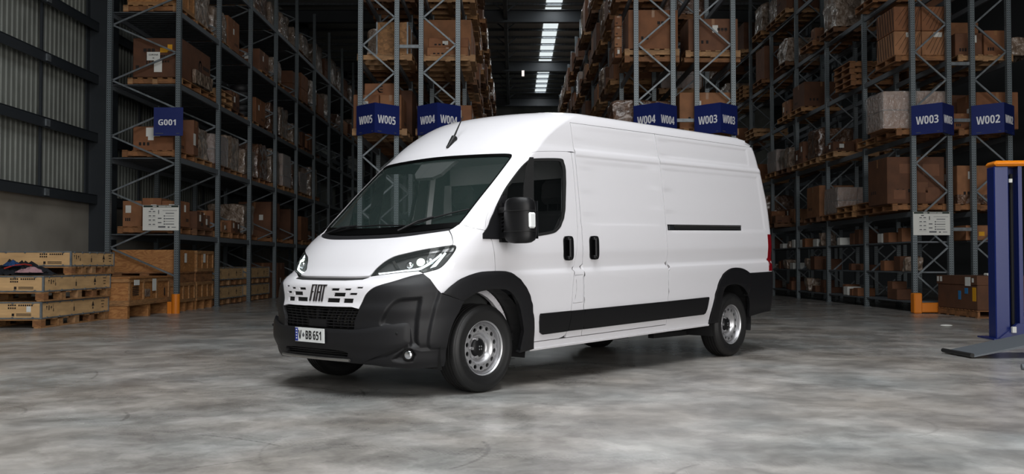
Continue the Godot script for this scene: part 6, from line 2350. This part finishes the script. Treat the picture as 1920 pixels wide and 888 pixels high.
func wheel(at: Vector3, sx: float) -> void:
	var w := Node3D.new()
	w.name = "wheel"
	van.add_child(w, true)
	w.position = at
	w.rotation.y = 0.0 if sx > 0 else PI
	if shared.has("tyre"):
		for k in ["tyre", "rim", "hub_cap", "wheel_bolt"]:
			if shared[k] is Array:
				for m in shared[k]:
					obj(k, m, M["wheel_silver"], w)
			else:
				obj(k, shared[k], M[{"tyre": "rubber", "rim": "wheel_silver", "hub_cap": "moulding_black"}[k]], w)
		return
	var id := Transform3D.IDENTITY
	var ty := MB.new()
	var prof := PackedVector2Array([Vector2(0.205, -0.085), Vector2(0.222, -0.10), Vector2(0.25, -0.113), Vector2(0.30, -0.118), Vector2(0.332, -0.108), Vector2(0.347, -0.092), Vector2(0.3525, -0.08)])
	for g in [-0.052, -0.018, 0.018, 0.052]:
		prof.append_array(PackedVector2Array([Vector2(0.3546, g - 0.006), Vector2(0.346, g - 0.004), Vector2(0.346, g + 0.004), Vector2(0.3546, g + 0.006)]))
	prof.append_array(PackedVector2Array([Vector2(0.3525, 0.08), Vector2(0.347, 0.092), Vector2(0.340, 0.101), Vector2(0.337, 0.101), Vector2(0.332, 0.108), Vector2(0.312, 0.1165), Vector2(0.308, 0.1185), Vector2(0.285, 0.119), Vector2(0.282, 0.117), Vector2(0.25, 0.113), Vector2(0.222, 0.10), Vector2(0.205, 0.085)]))
	ty.lathe(prof, id, 72)
	shared["tyre"] = ty.done()
	obj("tyre", shared["tyre"], M["rubber"], w)
	var rm := MB.new()
	rm.lathe(PackedVector2Array([Vector2(0.206, 0.080), Vector2(0.212, 0.094), Vector2(0.2185, 0.100), Vector2(0.221, 0.097), Vector2(0.2205, 0.090)]), id, 64)
	rm.lathe(PackedVector2Array([Vector2(0.2185, 0.100), Vector2(0.208, 0.088), Vector2(0.204, 0.072), Vector2(0.200, 0.052), Vector2(0.196, 0.044), Vector2(0.190, 0.050), Vector2(0.184, 0.064)]), id, 64)
	# ring of round holes
	var holes_n := 14
	var sector := TAU / holes_n
	for k in holes_n:
		var rect := PackedVector2Array()
		for e in 7:
			rect.append(Vector2(-sector / 2 + sector * e / 6.0, 0.136))
		for e in 7:
			rect.append(Vector2(sector / 2 - sector * e / 6.0, 0.184))
		var pts := []
		var hn := 18
		for e in hn:
			var a := TAU * e / hn
			pts.append(Vector2(cos(a) * 0.0195 / 0.16, 0.162 + sin(a) * 0.0165))
		# stitch the sector's edge to the hole
		var outer := []
		for e in hn:
			var a := TAU * e / hn
			var d := Vector2(cos(a) * sector / 2, sin(a) * 0.024)
			var sc := 1.0 / maxf(absf(cos(a)), absf(sin(a)))
			outer.append(Vector2(clampf(d.x * sc, -sector / 2, sector / 2), 0.160 + clampf(d.y * sc, -0.024, 0.024)))
		var lift := func(p: Vector2, back_by: float) -> Vector3:
			var r := p.y
			var x := 0.066 - absf(r - 0.162) * 0.1 - back_by
			if r > 0.178:
				x = lerpf(0.0644, 0.064, (r - 0.178) / 0.006) - back_by
			var an := p.x + sector * k
			return Vector3(x, r * cos(an), r * sin(an))
		for e in hn:
			var e2 := (e + 1) % hn
			rm.quad(lift.call(outer[e], 0.0), lift.call(outer[e2], 0.0), lift.call(pts[e2], 0.0), lift.call(pts[e], 0.0), Vector3.RIGHT)
			var cc: Vector3 = lift.call(Vector2(0, 0.163), 0.0)
			rm.quad(lift.call(pts[e], 0.0), lift.call(pts[e2], 0.0), lift.call(pts[e2], 0.012), lift.call(pts[e], 0.012), cc - lift.call(pts[e], 0.0))
	rm.lathe(PackedVector2Array([Vector2(0.136, 0.0634), Vector2(0.124, 0.056), Vector2(0.112, 0.040), Vector2(0.106, 0.026), Vector2(0.098, 0.020), Vector2(0.085, 0.022), Vector2(0.02, 0.026)]), id, 56)
	rm.lathe(PackedVector2Array([Vector2(0.205, 0.05), Vector2(0.195, 0.0), Vector2(0.19, -0.08)]), id, 40)
	shared["rim"] = rm.done()
	obj("rim", shared["rim"], M["wheel_silver"], w)
	var hc := MB.new()
	hc.lathe(PackedVector2Array([Vector2(0.078, 0.022), Vector2(0.076, 0.036), Vector2(0.062, 0.048), Vector2(0.040, 0.056), Vector2(0.001, 0.058)]), id, 32)
	hc.lathe(PackedVector2Array([Vector2(0.196, 0.0), Vector2(0.03, 0.01)]), id, 32)
	shared["hub_cap"] = hc.done()
	obj("hub_cap", shared["hub_cap"], M["moulding_black"], w)
	var bolts := []
	for k in 5:
		var a := TAU * (k + 0.25) / 5
		var bo := MB.new()
		bo.tube(Vector3(0.018, 0.074 * cos(a), 0.074 * sin(a)), Vector3(0.046, 0.074 * cos(a), 0.074 * sin(a)), 0.014, 0.013, 6)
		bolts.append(bo.done())
	var dm := MB.new()
	for s in [[0.016, 0.0], [0.0, 0.016], [-0.016, 0.0], [0.0, -0.016]]:
		dm.box(Vector3(0.0585, s[0], s[1]), Vector3(0.003, 0.010, 0.010), Transform3D(Basis(Vector3.RIGHT, PI / 4), Vector3.ZERO))
	bolts.append(dm.done())
	shared["wheel_bolt"] = bolts
	for m in bolts:
		obj("wheel_bolt", m, M["wheel_silver"], w)


# ---------------------------------------------------------------- the scene
func area(called: String, at: Vector3, look: Vector3, size: Vector2, energy: float, c: Color) -> void:
	var a := AreaLight3D.new()
	a.name = called
	a.area_size = size
	a.light_energy = energy
	a.light_color = c
	a.area_normalize_energy = true
	a.shadow_enabled = true
	a.area_range = 80.0
	a.area_attenuation = 2.0
	add_child(a, true)
	a.look_at_from_position(at, look, Vector3.UP if absf((look - at).normalized().y) < 0.95 else Vector3.BACK)


func _ready() -> void:
	rng.seed = 20
	# camera
	var cam := Camera3D.new()
	cam.name = "camera"
	cam.fov = rad_to_deg(2.0 * atan(444.0 / FOCAL))
	cam.near = 0.1
	cam.far = 200.0
	cam.position = Vector3(0, EYE, 0)
	cam.rotation = Vector3(0.0272, atan(3.0 / FOCAL), 0)
	add_child(cam)
	cam.current = true
	# overcast sky, reaching in only by the unseen door opening behind the camera
	var sky_m := ProceduralSkyMaterial.new()
	sky_m.sky_top_color = Color(0.62, 0.66, 0.72)
	sky_m.sky_horizon_color = Color(0.78, 0.79, 0.80)
	sky_m.ground_horizon_color = Color(0.55, 0.54, 0.53)
	sky_m.ground_bottom_color = Color(0.35, 0.34, 0.33)
	var sky := Sky.new()
	sky.sky_material = sky_m
	var env := Environment.new()
	env.background_mode = Environment.BG_SKY
	env.sky = sky
	env.background_energy_multiplier = 0.6
	env.tonemap_mode = Environment.TONE_MAPPER_LINEAR
	env.tonemap_exposure = 1.0
	env.sdfgi_enabled = true
	env.ssao_enabled = true
	env.ssil_enabled = true
	var we := WorldEnvironment.new()
	we.name = "environment"
	we.environment = env
	add_child(we)
	# unseen door and roof sheets, out of view, placed to light van and floor
	area("unseen_door_daylight", Vector3(6.0, 3.9, BACK_Z - 0.3), Vector3(3.0, 1.6, -6.0), Vector2(14.0, 6.0), UNSEEN_DOOR_E, Color(1.0, 0.985, 0.97))
	for sx in [-3.0, 0.0, 3.0]:
		area("unseen_roof_daylight", Vector3(sx, ROOF_Y - 0.35, -2.5), Vector3(sx, 0, -2.5), Vector2(1.6, 12.0), UNSEEN_ROOF_E, Color(0.98, 0.99, 1.0))
	for k in 4:
		area("aisle_daylight", Vector3(1.65, ROOF_Y - 0.05, -24.3 - k * 10.2), Vector3(1.65, 0, -24.3 - k * 10.2), Vector2(0.6, 9.6), AISLE_E, Color(0.97, 0.99, 1.0))

	make_materials()
	build_floor()
	build_shell()
	build_racks()
	build_van()
	build_end_loads()
	build_crates()
	build_lift()


const UNSEEN_DOOR_E := 178.0
const UNSEEN_ROOF_E := 80.0
const AISLE_E := 14.0
